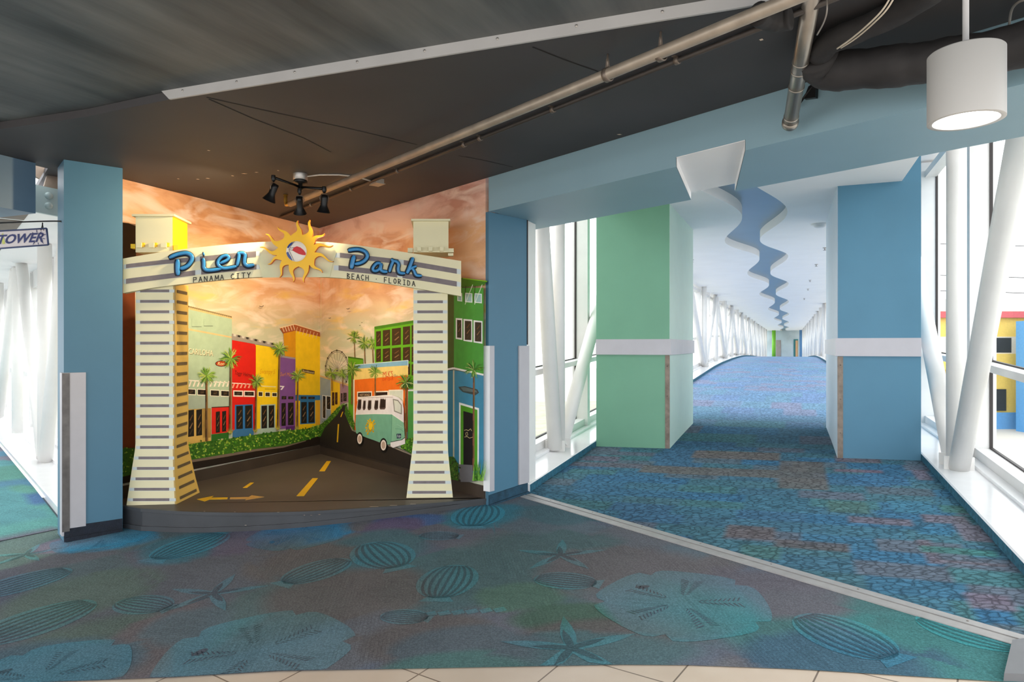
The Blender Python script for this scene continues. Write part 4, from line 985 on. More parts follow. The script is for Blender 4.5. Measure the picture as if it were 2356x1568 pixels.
M.end('painted_green_building', 'painted green framed glass building')
M.begin(); M.p([(395,470),(530,490),(530,560),(455,560),(445,1090),(400,1060)], '5fa01e'); M.p([(395,468),(530,488),(530,500),(395,482)], '3a6a14', k=1); M.end('painted_green_wall'); M.begin(); M.p([(935,770),(1010,770),(1010,1250),(935,1240)], '4f9a4a'); M.line([(930,775),(1010,775)], 12, 'e8efe6', 1); M.line([(932,775),(925,1240)], 10, 'e8efe6', 1); M.end('painted_green_wall')
M.begin(); M.p([(455,548),(937,503),(937,640),(445,680)], 'e9cf7c'); M.p([(455,545),(937,503),(937,548),(455,580)], '7fb0cc', k=1); M.line([(455,545),(937,503),(937,560)], 5, 'd8e6ea', 2)
M.p([(445,680),(935,636),(930,1150),(448,1150)], 'e8701e'); M.line([(448,676),(448,1100)], 12, 'efe0d0', 1)
text_in(M, "MLK'S", [(710,604),(797,596),(800,652),(710,656)], 'd0381c'); text_in(M, 'DIP QUE', [(706,666),(802,656),(803,684),(706,692)], 'd0481c'); M.line([(806,640),(822,630),(818,650),(842,640)], 6, 'c0a070', 2)
for x0,y0,x1,y1,c in ((485,796,603,832,'2c1c18'),(640,792,750,830,'2c1c18'),(768,780,885,900,'cfd6c8')): M.r(x0-8,y0-10,x1+8,y1+40,'f2ead8',-4,1); M.r(x0,y0,x1,y1,c,-3,2)
text_in(M, 'HOT DOGS', [(500,806),(590,804),(590,824),(500,826)], 'e6c8a0')
M.end('painted_shop', 'orange and cream painted snack shop')
palm(M,640,615,72,640,825,12,grass=False); palm(M,248,620,75,250,780,9,grass=False); palm(M,346,628,60,347,740,9,grass=False); palm(M,432,585,82,428,900,14,grass=False)
M.begin(); M.p([(355,905),(388,893),(366,985),(432,1130),(560,1190),(1010,1375),(1010,1500),(140,1262),(140,1195),(185,1110),(300,990)], '2c2622')
M.p([(366,985),(380,985),(445,1125),(565,1182),(1010,1365),(1010,1378),(560,1196),(430,1136)], '8f8578', k=1)
M.p([(343,968),(352,966),(334,1014),(325,1014)], 'e6b820', k=1); M.p([(303,1078),(315,1078),(304,1242),(293,1240)], 'e6b820', k=1); M.end('painted_road')
shrubs(M, [(143,1085),(200,1040),(300,930),(352,895)], [(143,1200),(185,1112),(300,992),(352,910)], 130, size=12)
shrubs(M, [(368,900),(400,960),(450,1060)], [(368,985),(400,1070),(450,1140)], 60, size=10)
palm(M,915,705,92,913,1255,18,greens=('3f6a2c','7fae3e','c9cf8a','2f5a2c'),trunk='8a5a3a',grass=False)
shrubs(M, [(880,1270),(920,1215),(1010,1190)], [(880,1300),(920,1320),(1010,1372)], 140, size=18, cols=('3f7a22','86b03a','5fae2c','1f4414'))
# the van
M.begin()
M.p([(462,1000),(480,880),(492,845),(560,832),(735,818),(792,816),(850,838),(884,872),(897,940),(898,1062),(790,988),(640,985),(466,992)], 'e9e6ea')
M.p([(466,990),(640,984),(790,988),(898,1062),(908,1205),(885,1222),(782,1262),(740,1262),(560,1200),(468,1160),(460,1080)], '74b096'); M.p([(790,988),(898,1062),(908,1205),(885,1222),(785,1260)], '86c0a0', k=1)
M.line([(466,991),(640,985),(790,988),(898,1062)], 6, 'f2f2ee', 2); M.line([(790,990),(783,1262)], 3, '4f8a74', 2)
for x0,x1,y0,y1 in ((480,516,856,950),(528,555,866,952),(572,606,864,952),(632,668,864,950),(680,736,850,946)):
    M.p([(x0+6,y0),(x1,y0),(x1-2,y1-14),(x1-12,y1),(x0+4,y1),(x0-2,y1-20)], '5a4a44', k=2); M.p([(x0+10,y0+8),(x1-6,y0+8),(x1-8,y1-18),(x0+6,y1-12)], '2c211e', k=3)
M.line([(484,842),(735,822),(790,822)], 12, 'f6f2f0', 3)
for x in (520,562,600,636,676,720): M.line([(x,836),(x+8,858)], 6, 'f6f2f0', 3)
M.p([(798,850),(846,860),(880,905),(880,992),(810,964)], '8a8a84', k=2); M.p([(808,862),(842,870),(872,908),(872,980),(816,956)], 'd6dcd4', k=3)
M.line([(500,838),(800,836)], 5, 'c8b8b4', 3)
M.p([(778,1242),(880,1222),(908,1200),(910,1256),(800,1292),(778,1276)], 'f2eef0', k=3); M.line([(778,1240),(880,1220),(908,1198)], 6, '2c3a34', 4)
for wx, wy, rx, ry in ((500,1212,30,62),(714,1268,34,64)):
    for f, c, k in ((1,'141414',4),(.74,'efe4dc',5),(.5,'c0a898',6)):
        M.p([(wx+rx*f*math.cos(a), wy+ry*f*math.sin(a)) for a in [2*math.pi*i/24 for i in range(24)]], c, k=k)
M.p([(832,1166),(874,1164),(872,1206),(834,1208)], '14304a', k=4); text_in(M, 'Fab', [(838,1174),(868,1172),(868,1198),(838,1200)], 'dfe8ef', .15, 5)
M.line([(820,1120),(870,1124),(895,1150)], 3, '5a9a80', 2); M.line([(835,1080),(890,1110)], 3, 'a8d8bc', 2)
rnd = random.Random(3)
for i in range(15):
    a = i*.42; l = 30+rnd.random()*46; x, y = 597+.65*l*math.cos(a), 1100+l*math.sin(a); M.p([(597,1090),(597+10*math.cos(a+.6),1100+14*math.sin(a+.6)),(x+6,y),(x,y+9),(x-6,y)], 'e8bc1c', k=3)
    M.p([(x-8+16*rnd.random(),y-10),(x+9,y),(x,y+12),(x-9,y+2)], 'e8bc1c', k=3)
M.p([(597+16*math.cos(a), 1100+32*math.sin(a)) for a in [2*math.pi*i/16 for i in range(16)]], 'f2cc24', k=4)
M.end('painted_van', 'mint green and white painted camper van')
# green and teal building right of the arch
M.begin(); M.p([(1230,-140),(1350,-150),(1350,575),(1230,605)], '4a5a22'); M.p([(1350,-150),(1617,-150),(1617,632),(1350,578)], '4a9a3a'); M.p([(1230,600),(1345,592),(1617,640),(1617,1560),(1230,1480)], '3f8aaa')
M.p([(1230,600),(1345,592),(1345,1490),(1230,1480)], '35788f', k=1)
M.line([(1230,598),(1347,574),(1617,634)], 16, 'efeee6', 2); M.line([(1348,590),(1348,1480)], 12, 'c9c4a4', 2)
for pts in ([(1366,122),(1426,126),(1426,320),(1366,310)], [(1436,130),(1516,137),(1516,340),(1436,328)], [(1527,142),(1607,150),(1607,354),(1527,342)]):
    M.p(pts, 'f2f2ee', k=1); x0, x1, y0, y1 = pts[0][0]+12, pts[1][0]-10, pts[0][1]+16, pts[2][1]-22; dark_pane(M, x0,y0,x1,y1,4,2,'3a3022')
M.p([(1230,-225),(1430,-240),(1650,-212),(1620,-172),(1350,-150),(1230,-150)], '3f7a1a', k=1); M.p([(1430,-240),(1650,-212),(1650,-204),(1430,-232)], '86c020', k=2)
for x0,y0,x1,y1 in ((1380,-108,1424,-32),(1450,-106,1516,-22),(1534,-102,1602,-16)): M.r(x0,y0,x1,y1,'e6efe8',6,1); M.r(x0+8,y0+8,x1-8,y1-8,'9fc4c0',5,2)
for x in (1470,1555): M.line([(x-14,-170),(x-28,-20)], 5, '2c3a1c', 3); M.line([(x+50,-180),(x-20,0)], 5, 'e6efd8', 3)
M.p([(1390,742),(1450,736),(1560,765),(1576,795),(1545,818),(1430,790),(1402,765)], '3c4a4a', k=2); M.p([(1410,748),(1450,745),(1550,774),(1562,794),(1436,780)], '5f7070', k=3)
M.p([(1396,882),(1576,935),(1574,1500),(1396,1480)], 'eef2f0', k=1); M.p([(1410,905),(1562,950),(1562,1500),(1410,1480)], '4f9a24', k=2); M.p([(1435,960),(1527,985),(1527,1480),(1435,1460)], '16161a', k=3)
M.line([(1442,1135),(1462,1128),(1480,1138),(1500,1120),(1510,1140)], 4, 'd9c890', 4); M.line([(1455,1160),(1470,1150),(1476,1175),(1460,1185),(1455,1160)], 3, 'd9c890', 4); M.line([(1445,1195),(1470,1190),(1490,1205),(1520,1195)], 4, 'd9c890', 4)
M.end('painted_green_building', 'painted green over teal building with a green door')
palm(M,1530,590,95,1526,1500,20,greens=('3f7a2c','6fae2e','b5cf7a','2f5a1c'),trunk='7a4636',grass=False)
M.begin(); M.p([(1392,1440),(1520,1448),(1520,1600),(1412,1600)], '6a6a6e', k=2); M.end('painted_pot')
shrubs(M, [(1230,1380),(1345,1370),(1390,1440)], [(1230,1540),(1345,1580),(1390,1590)], 120, size=24, cols=('3f5a22','2c4a1a','5f7a2c','1f3414'))
M.begin()
for i in range(26):
    x = 1520+i*3.6; a = rnd.uniform(-.35,.35); M.p([(x-5,1590),(x+90*math.sin(a)*1.4,1590-rnd.uniform(90,210)),(x+5,1590)], rnd.choice(('6fae3e','9ccf5a','3f7a22')), k=i % 3)
M.end('painted_grass')
for bx, by, s_ in ((395,42,14),(230,125,10),(520,165,5),(502,190,5)):
    M.begin(); M.line([(bx-s_,by-s_*.3),(bx,by),(bx+s_,by-s_*.6)], 5, '4a3a30'); M.end('painted_bird')
# ------------------------------------------------------------------ the entrance arch
CREAM = mat('arch_cream', (222,214,176), .5, var=.03, scale=4)
TAN = mat('arch_lit_tan', (226,186,96), .5, var=.03, scale=4)  # cream pillar flank with the spots' warm light put into its colour
YELW = mat('arch_lit_yellow', (250,204,30), .5, var=.03, scale=4)  # yellow spot light painted into the side faces of the left cap
SLOT = mat('arch_grey_slot', (116,106,108), .6, var=.12, scale=20)
TAPE = mat('arch_pale_stripe', (196,204,204), .5, var=.05)
SLOTD = mat('arch_dark_slot', (104,88,62), .6, var=.1, scale=20)
arch = thing('entrance_arch', 'cream free-standing entrance arch with sun emblem and blue lettering on the stage', 'arch', (AP[0]+1.2, AP[1]+.12, STAGE))
DEP = Vector((-An[0], -An[1], 0))
def arch_poly(mb, pts, k, th):                       # front outline in photo units, k metres in front of the pillar face, th thick towards the back
    q = [on_arch(x, y, k) for x, y in pts]; mb.prism(q, DEP*th)
def pillar(front, bars, flare, side, label=None):
    mb = MB(); mb.mat(0)
    q = [on_arch(x, y, 0) for x, y in front]; mb.prism(q, DEP*.012)
    def width(y): return interp(flare[0], y), interp(flare[1], y)
    for y in bars:
        xl, xr = width(y)
        mb.mat(1); mb.poly([on_arch(xl+1, y-3.5, .001), on_arch(xr-1, y-3.5, .001), on_arch(xr-1, y+3.5, .001), on_arch(xl+1, y+3.5, .001)])
        w = xr-xl; mb.mat(2); mb.poly([on_arch(xl+w*.115, y-3.2, .002), on_arch(xr-w*.14, y-3.4, .002), on_arch(xr-w*.14, y+2.8, .002), on_arch(xl+w*.115, y+3.0, .002)])
    return mb
# left pillar, with its right flank running back
lf = [(312,660),(402,650),(402,985),(401,1030),(402,1080),(404,1120),(406,1159),(291,1162),(297,1120),(304,1075),(310,1037),(312,1020)]
flL = ([(650,312),(1030,312),(1037,310.5),(1075,304),(1120,297),(1162,291)], [(650,402),(1030,401),(1080,402),(1120,404),(1162,406)])
bl_ = [669+24*k for k in range(21)]
pl = pillar(lf, bl_, flL, True).build('pillar', [CREAM, TAPE, SLOT], root=arch)
def flank(px, py, dep, k=0):                         # a point dep metres behind the front edge at photo point px,py
    p = on_arch(px, py, 0); return p+DEP*dep
mb = MB()
rows = [(650,402,.285),(985,402,.285),(1030,401,.285),(1080,402,.335),(1120,404,.37),(1159,406,.42)]
q0 = [on_arch(x, y, 0) for y, x, d in rows]; q1 = [on_arch(x, y, 0)+DEP*d+Vector((.0, 0, 0))+Vector((Ad[0], Ad[1], 0))*(.03*max(0, (y-1030)/130)) for y, x, d in rows]
for p, z in ((q0, 0), (q1, 0)): p[-1].z = STAGE+.001
for a, b, c, d in zip(q0, q1, q1[1:], q0[1:]): mb.prism([a, b, c, d], Vector((-Ad[0], -Ad[1], 0))*.012)
def on_flank(y, f):
    for (y0,_,_), (y1,_,_), a, b, c, d in zip(rows, rows[1:], q0, q0[1:], q1, q1[1:]):
        if y <= y1 or y1 == rows[-1][0]:
            t = (y-y0)/(y1-y0); return a.lerp(b, t).lerp(c.lerp(d, t), f)
nrm = Vector((Ad[0], Ad[1], 0))*.004
mb.mat(1)
for y in bl_:
    if y > 1152: continue
    mb.poly([on_flank(y-3.6, .14)+nrm, on_flank(y-3.6, .88)+nrm, on_flank(y+3.4, .88)+nrm, on_flank(y+3.4, .14)+nrm])
mb.build('flank', [TAN, SLOTD], root=arch, parent=pl)
rf = [(951,640),(1030,640),(1030,1010),(1031,1040),(1035,1080),(1039,1115),(1042,1144),(935,1145),(939,1110),(944,1070),(948,1038),(951,1010)]
flR = ([(640,951),(1010,951),(1038,948),(1070,944),(1110,939),(1145,935)], [(640,1030),(1010,1030),(1040,1031),(1080,1035),(1115,1039),(1145,1042)])
pr = pillar(rf, [671+23.05*k for k in range(21)], flR, False).build('pillar', [CREAM, TAPE, SLOT], root=arch)
# curved beam
def smoothpts(tab, n=40): 
    x0, x1 = tab[0][0], tab[-1][0]; out = []
    for i in range(n+1):
        x = lerp(x0, x1, i/n); w = 45; out.append((x, sum(interp_ext(tab, x+w*(j/6-1)) for j in range(13))/13))
    return out
def interp_ext(tab, x):
    if x < tab[0][0]: (a, b), (c, d) = tab[0], tab[1]; return b+(d-b)/(c-a)*(x-a)
    if x > tab[-1][0]: (a, b), (c, d) = tab[-2], tab[-1]; return d+(d-b)/(c-a)*(x-c)
    return interp(tab, x)
top = smoothpts([(283,594.5),(330,586),(400,575),(500,564),(580,557),(680,553),(780,558),(880,572),(960,584),(1061,600)])
bot = smoothpts([(283,674),(330,664),(450,649),(560,638),(680,634),(780,638),(870,649),(955,662),(1061,681)])
mb = MB(); K = .05
n = len(mb.v)
for (x, yt), (x2, yb) in zip(top, bot):
    a, b = on_arch(x, yt, K), on_arch(x, yb, K); mb.v += [a, b, a+DEP*(K+.012), b+DEP*(K+.012)]
for i in range(len(top)-1):
    a = n+4*i; b = a+4; mb.face((a, a+1, b+1, b)); mb.face((a, b, b+2, a+2)); mb.face((a+1, a+3, b+3, b+1)); mb.face((a+2, b+2, b+3, a+3))
mb.face((n, n+2, n+3, n+1)); e = n+4*(len(top)-1); mb.face((e, e+1, e+3, e+2))
def band(tab_t, h, m, lift, x0=None, x1=None, h2=None):
    mb.mat(m); xs_ = [lerp(x0, x1, i/14) for i in range(15)]
    for xa, xb in zip(xs_, xs_[1:]):
        fa, fb = ((xa-x0)/(x1-x0), (xb-x0)/(x1-x0)); ha, hb = lerp(h, h2 or h, fa), lerp(h, h2 or h, fb)
        mb.poly([on_arch(xa, interp(tab_t, xa), K+lift), on_arch(xb, interp(tab_t, xb), K+lift), on_arch(xb, interp(tab_t, xb)+hb, K+lift), on_arch(xa, interp(tab_t, xa)+ha, K+lift)])
UL = [(262,612),(297,606.5),(380,597),(449,591),(520,583.5),(589,577.5)]; LL = [(262,646),(297,640),(380,630),(449,621.5),(520,614),(590,608)]
UR = [(782,581),(850,588.5),(917,596),(960,602.5),(1010,611),(1051,618),(1061,620)]; LR = [(779,610),(850,617.5),(914,626),(960,632),(1010,640),(1051,647),(1061,649)]
for tab, x0, x1 in ((UL,284,600),(LL,284,601)): band(tab, 10.5, 1, .0012, x0, x1-2)
for tab, x0, x1 in ((UR,771,1060),(LR,768,1060)): band(tab, 11, 1, .0012, x0, x1)
for tab, x0, x1, h, h2 in ((UL,290,449,9.2,10.5),(UL,460,589,10.5,13),(LL,290,449,11.5,11.5),(LL,463,590,11.5,11.5),(UR,782,917,11,11),(UR,929,1051,11.5,11.5),(LR,779,914,12,12),(LR,926,1051,12,12)): band(tab, h, 2, .0024, x0, x1, h2)
mb.build('arch_beam', [CREAM, TAPE, SLOT], root=arch)
# caps over the pillars
def cap(x0, x1, yt, yb, xl, xr, yr, flankmat, name='cap_box', right_flank=True):
    dep = .30
    mb = MB(); a = [on_arch(x0, yt, 0), on_arch(x1, yt, 0), on_arch(x1, yb, 0), on_arch(x0, yb, 0)]
    mb.prism(a, DEP*dep); o = mb.build(name, CREAM, root=arch)
    if right_flank:
        mb = MB(); r0, r1 = on_arch(x1, yt, 0), on_arch(x1, yb, 0); s = Vector((Ad[0], Ad[1], 0))*.003
        mb.prism([r0+s, r1+s, r1+s+DEP*dep, r0+s+DEP*dep], -s); mb.build('flank', flankmat, root=arch, parent=o)
    mb = MB(); a = on_arch(xl, yr, .03); b = on_arch(xr, yr, .03); c2 = [a, b, b+DEP*(dep+.06), a+DEP*(dep+.06)]
    mb.prism(c2, (0,0,-.016)); mb.build('roof_lip', CREAM, root=arch, parent=o)
    return o
c1 = cap(312,397,495,580,303,401,492,YELW); c2 = cap(951,1031,506,580,946,1036,503,CREAM)
def block(root_o, x0, x1, y0, y1, k, m, th=.03):
    mb = MB(); mb.prism([on_arch(x0,y0,k), on_arch(x1,y0,k), on_arch(x1,y1,k), on_arch(x0,y1,k)], DEP*th); mb.build('dentil', m, root=arch, parent=root_o)
for x in (313,342,370): block(c1, x, x+12, 558, 569, .03, CREAM, .03)
for x in (324.3,353.3,381.3): block(c1, x, x+7, 558, 567, .016, YELW, .016)
block(c1, 300.5, 311, 561, 571, .0, YELW, .06); block(c1, 399, 410, 563, 575, .01, YELW, .05)
for x in (960,986,1012): block(c2, x, x+9, 567, 577, .03, CREAM)
block(c2, 938, 950, 570, 580, .0, CREAM, .05); block(c2, 1031, 1044, 571, 580, .0, CREAM, .05); block(c2, 1031, 1043, 582, 588, .0, CREAM, .05)
# sun emblem
mb = MB(); arch_poly(mb, [(612,556),(763,560),(774,580),(766,606),(758,637),(604,638),(594,600)], K+.006, .005); mb.build('backplate', mat('plate_sage', (214,212,172), .5), root=arch)
SX, SY = 683, 579
TIPS = [(688.4,506.7),(716,506),(745,534),(765,560),(768,597),(739,629),(703,649.5),(671,648),(640,636),(614,605),(596.5,572),(609,541),(641,519.5)]
VAL = [(697,540),(717.7,546),(722,563),(723.5,580),(724,596),(711,608.7),(687,612.6),(664,608.7),(648,598.5),(638,587),(640,569),(650,550),(669,542)]
out = []
for i, tip in enumerate(TIPS):
    a, b = VAL[i-1], VAL[i]
    base = ((a[0]+b[0])/2, (a[1]+b[1])/2); ax = (tip[0]-base[0], tip[1]-base[1]); L_ = math.hypot(*ax); nx, ny = -ax[1]/L_, ax[0]/L_
    w0 = abs((a[0]-base[0])*nx+(a[1]-base[1])*ny); sg_ = 1 if (a[0]-base[0])*nx+(a[1]-base[1])*ny > 0 else -1; hand = (1, 1, -1, -1, -1, 1, -1, 1, 1, 1, -1, -1, 1)[i]
    def ctr(t): return base[0]+ax[0]*t+nx*hand*L_*.12*math.sin(t*math.pi*1.75), base[1]+ax[1]*t+ny*hand*L_*.12*math.sin(t*math.pi*1.75)
    def wid(t): return w0*(.52*(1-t)**.75+.48*max(0, 1-t/.36)**2)
    l, r = [], []
    for k in range(1, 10):
        t = k/9.6; c_ = ctr(t); w = wid(t)*sg_; l.append((c_[0]+nx*w, c_[1]+ny*w)); r.append((c_[0]-nx*w, c_[1]-ny*w))
    out += l+[ctr(1.0)]+r[::-1]+[b]
mb = MB(); KS = K+.05; cpt = on_arch(SX, SY, KS)
q = [on_arch(x, y, KS) for x, y in out]; n = len(mb.v); mb.v += q
bev = [on_arch(lerp(x, SX, -.0), y, KS)+DEP*.035 for x, y in out]; m_ = len(mb.v); mb.v += bev
for i in range(len(q)):
    j = (i+1) % len(q); mb.mat(1); mb.face((n+i, m_+i, m_+j, n+j))
mb.mat(0); mb.face(range(n, n+len(q))); mb.mat(1); mb.face([m_+i for i in reversed(range(len(q)))])
SUNY = mat('sun_yellow', (252,192,8), .4, var=.05, scale=6)
sun = mb.build('sun_emblem', [SUNY, mat('sun_orange', (232,104,14), .45)], root=arch)
mb = MB()
for a in (0.6, 2.4, 4.4): p = on_arch(SX+22*math.cos(a), SY+22*math.sin(a), K+.0); mb.lathe(p, tuple(-DEP), [(.012,0),(.012,.016)], 10)
mb.build('spacer', DMETAL, root=arch, parent=sun)
# beach ball in the middle of the sun
BX, BY, BR = 682, 578, 23.5
def ell(x, y): return on_arch(BX+BR*x, BY+BR*y, KS+.004+.012*math.sqrt(max(0, 1-min(1, x*x+y*y))))
mb = MB(); NR_, NA = 7, 48
for i in range(NR_):
    for k in range(NA):
        r0, r1 = i/NR_, (i+1)/NR_; a0, a1 = 2*math.pi*k/NA, 2*math.pi*(k+1)/NA; rm, am = (r0+r1)/2, (a0+a1)/2
        mb.mat(0); pts = [(r0*math.cos(a0), r0*math.sin(a0)), (r1*math.cos(a0), r1*math.sin(a0)), (r1*math.cos(a1), r1*math.sin(a1)), (r0*math.cos(a1), r0*math.sin(a1))]
        mb.smooth = True; mb.poly([ell(*p) for p in pts])
def decal(pts, m, lift=.0012):
    mb.mat(m); mb.poly([ell(*p)-DEP*lift for p in pts])
decal([(-.42,-.10),(-.25,-.38),(.05,-.50),(.40,-.38),(.72,-.12),(.93,.18),(.90,.38),(.62,.36),(.25,.26),(-.10,.08)], 1, .003)
decal([(math.cos(a)*.985, math.sin(a)*.985) for a in [math.pi*.62+math.pi*.34*i/8 for i in range(9)]]+[(-.80,.02),(-.70,.25),(-.52,.55)], 2, .002)
decal([(math.cos(a)*.985, math.sin(a)*.985) for a in [math.pi*1.12+math.pi*.27*i/8 for i in range(9)]]+[(-.42,-.74),(-.62,-.52),(-.78,-.30)], 2, .002)
mb.mat(3)
for arcp in ([(-.72,-.18),(-.62,.1),(-.40,.55),(-.22,.95)], [(-.72,-.18),(-.40,-.10)], [(-.72,-.18),(-.52,-.55),(-.2,-.97)], [(-.25,-.38),(-.60,-.30)]):
    for a, b in zip(arcp, arcp[1:]):
        dx, dy = b[0]-a[0], b[1]-a[1]; L_ = math.hypot(dx, dy); nx, ny = -dy/L_*.02, dx/L_*.02
        decal([(a[0]-nx,a[1]-ny),(b[0]-nx,b[1]-ny),(b[0]+nx,b[1]+ny),(a[0]+nx,a[1]+ny)], 3, .0035)
mb.build('beach_ball', [mat('ball_white', (238,228,214), .4), mat('ball_red', (204,26,30), .4), mat('ball_blue', (44,70,140), .4), mat('ball_line', (60,50,60), .5)], root=arch, parent=sun)
# blue script letters, each a raised piece with a dark rim
LB = mat('letter_blue', (48,130,186), .3, var=.12, scale=18); LD = mat('letter_rim', (14,24,40), .6)
def crv(pts, n=6):
    out = []
    P_ = [pts[0]]+list(pts)+[pts[-1]]
    for i in range(1, len(P_)-2):
        p0, p1, p2, p3 = P_[i-1], P_[i], P_[i+1], P_[i+2]
        for k in range(n):
            t = k/n; f = lambda a, b, c, d: .5*((2*b)+(-a+c)*t+(2*a-5*b+4*c-d)*t*t+(-a+3*b-3*c+d)*t**3)
            out.append((f(p0[0],p1[0],p2[0],p3[0]), f(p0[1],p1[1],p2[1],p3[1])))
    out.append(pts[-1]); return out
def C1(x, y): return (270+x/3.92, 360+y/3.92)
def letter(crop, strokes, label):
    mb = MB(); mr_ = MB()
    for pts, r in strokes:
        if len(pts) == 1: x, y = pts[0]; pts = [(x-6,y),(x+6,y-2)]
        c = [crop(*p) for p in crv(pts)]
        rad = r/3.92*5.4/F_PX
        n_ = len(c); taper = [rad*(.55+.45*min(1, min(i, n_-1-i)/3)) for i in range(n_)]
        mb.tube([on_arch(x, y, K+.022) for x, y in c], taper, 10, flat=tuple(DEP))
        mr_.tube([on_arch(x-1.0, y+1.1, K+.010) for x, y in c], [t+.0085 for t in taper], 10, flat=tuple(DEP))
    o = mb.build('letter', LB, root=arch); o['label'] = label
    mr_.build('letter_rim', LD, root=arch, parent=o)
letter(C1, [([(468,912),(520,888),(580,872),(630,870),(668,892),(672,930),(640,978),(600,1002),(568,1008)], 16), ([(545,925),(544,1000),(548,1070)], 19)], 'blue script capital P of the first word')
letter(C1, [([(780,878)], 15), ([(776,915),(780,960),(782,1000),(806,1022),(860,1022),(940,1010)], 14)], 'blue script letter i')
letter(C1, [([(925,962),(985,935),(1005,908),(985,892),(945,902),(912,935),(908,965),(925,990),(960,1006),(1020,1000),(1075,988)], 13)], 'blue script letter e')
letter(C1, [([(1082,868),(1098,880),(1092,930),(1078,988)], 14), ([(1092,872),(1130,868),(1152,885),(1148,930),(1150,962),(1178,984),(1236,974)], 14)], 'blue script letter r of the first word')
letter(R2, [([(396,846),(440,836),(500,836),(550,856),(570,892),(552,930),(510,956),(455,968)], 15), ([(452,890),(436,950),(426,1010)], 19)], 'blue script capital P of the second word')
letter(R2, [([(692,962),(655,962),(624,995),(622,1020),(645,1030),(680,1010),(694,970),(690,1015),(712,1034),(752,1038)], 13)], 'blue script letter a')
letter(R2, [([(782,926),(800,940),(782,990),(768,1042)], 13), ([(800,936),(838,948),(852,972),(848,1010),(860,1046),(912,1052)], 13)], 'blue script letter r of the second word')
letter(R2, [([(982,908),(968,950),(945,1010),(926,1054)], 15), ([(946,1022),(980,998),(1014,986)], 11), ([(975,1004),(992,1030),(1012,1068),(1062,1074)], 12)], 'blue script letter k')
# small hand-lettered line
GL = {'P':[[(0,0),(0,1)],[(0,1),(.7,.95),(.7,.55),(0,.5)]],'A':[[(0,0),(.4,1),(.85,0)],[(.18,.38),(.66,.38)]],'N':[[(0,0),(0,1),(.75,0),(.75,1)]],'M':[[(0,0),(.1,1),(.5,.2),(.9,1),(1,0)]],
      'C':[[(.75,.85),(.4,1),(.05,.7),(.05,.3),(.4,0),(.78,.15)]],'I':[[(.4,0),(.4,1)],[(.1,1),(.7,1)],[(.1,0),(.7,0)]],'T':[[(.4,0),(.4,1)],[(0,1),(.85,1)]],'Y':[[(0,1),(.4,.5),(.8,1)],[(.4,.5),(.35,0)]],
      'B':[[(0,0),(0,1),(.6,.85),(.05,.52),(.7,.3),(.5,.02),(0,0)]],'E':[[(.7,1),(0,1),(0,0),(.7,0)],[(0,.5),(.55,.5)]],'H':[[(0,0),(0,1)],[(.75,0),(.75,1)],[(0,.5),(.75,.5)]],'F':[[(0,0),(0,1),(.75,1)],[(0,.5),(.55,.5)]],
      'L':[[(0,1),(0,0),(.65,0)]],'O':[[(.4,1),(.05,.7),(.05,.3),(.4,0),(.75,.3),(.75,.7),(.4,1)]],'R':[[(0,0),(0,1),(.65,.85),(.6,.55),(0,.48),(.75,0)]],'D':[[(0,0),(0,1),(.6,.8),(.7,.4),(.45,.05),(0,0)]],'.':[[(.3,.42),(.42,.5)]]}
def handline(txt, x0, y0, x1, y1, h, label, sag=0):
    n_ = len(txt); adv = (x1-x0)/n_; sl = (y1-y0)/(x1-x0)
    for i, ch in enumerate(txt):
        if ch == ' ': continue
        mb = MB()
        f = i/n_; bx, by = x0+adv*i, lerp(y0, y1, f)+sag*4*f*(1-f); 
        for st_ in GL[ch]:
            for (a, b), (c, d) in zip(st_, st_[1:]):
                p = (bx+a*adv*.72, by-b*h+sl*a*adv*.72); q_ = (bx+c*adv*.72, by-d*h+sl*c*adv*.72)
                dx, dy = q_[0]-p[0], q_[1]-p[1]; L_ = math.hypot(dx, dy) or 1; w = .85; nx, ny = -dy/L_*w, dx/L_*w; ex, ey = dx/L_*.5, dy/L_*.5
                mb.poly([on_arch(p[0]-nx-ex, p[1]-ny-ey, K+.004), on_arch(q_[0]-nx+ex, q_[1]-ny+ey, K+.004), on_arch(q_[0]+nx+ex, q_[1]+ny+ey, K+.004), on_arch(p[0]+nx-ex, p[1]+ny-ey, K+.004)])
        o = mb.build('letter', mat('letter_black', (34,30,28), .6), root=arch); o['label'] = label
handline('PANAMA CITY', 445, 649.5, 581, 637, 11.5, 'small black hand-drawn letter left of the sun')
handline('BEACH . FLORIDA', 799, 640, 959, 659, 11.5, 'small black hand-drawn letter right of the sun', -1)
# ------------------------------------------------------------------ services on the ceiling
def tz(px, py, z): return at_z(px, py, z)
pz = CEIL-.095
PIPE = mat('dusty_pipe', (164,152,138), .4, .35, var=.15, scale=10)
sp = thing('sprinkler_pipe', 'long beige sprinkler pipe hung below the dark ceiling towards the alcove corner', 'pipe', tuple(tz(1000, 330, CEIL)))
a, b = tz(668, 469, pz), tz(1850, -14, pz)
mb = MB(); mb.tube([a, b+(b-a)*.3], .026, 16); mb.build('pipe', PIPE, root=sp)
mb = MB(); e1 = a+Vector((-.05,.045,-.0)); mb.tube([a, a.lerp(e1,.6), e1, e1+Vector((-.01,.008,.035)), e1+Vector((-.01,.008,.085))], .016, 10); mb.lathe(e1+Vector((-.01,.008,.085)), (0,0,1), [(.02,0),(.02,.008),(.008,.01),(.008,.02),(.022,.022),(.022,.026),(0,.027)], 12)
mb.build('sprinkler_head', mat('brass', (190,150,70), .35, .7), root=sp)
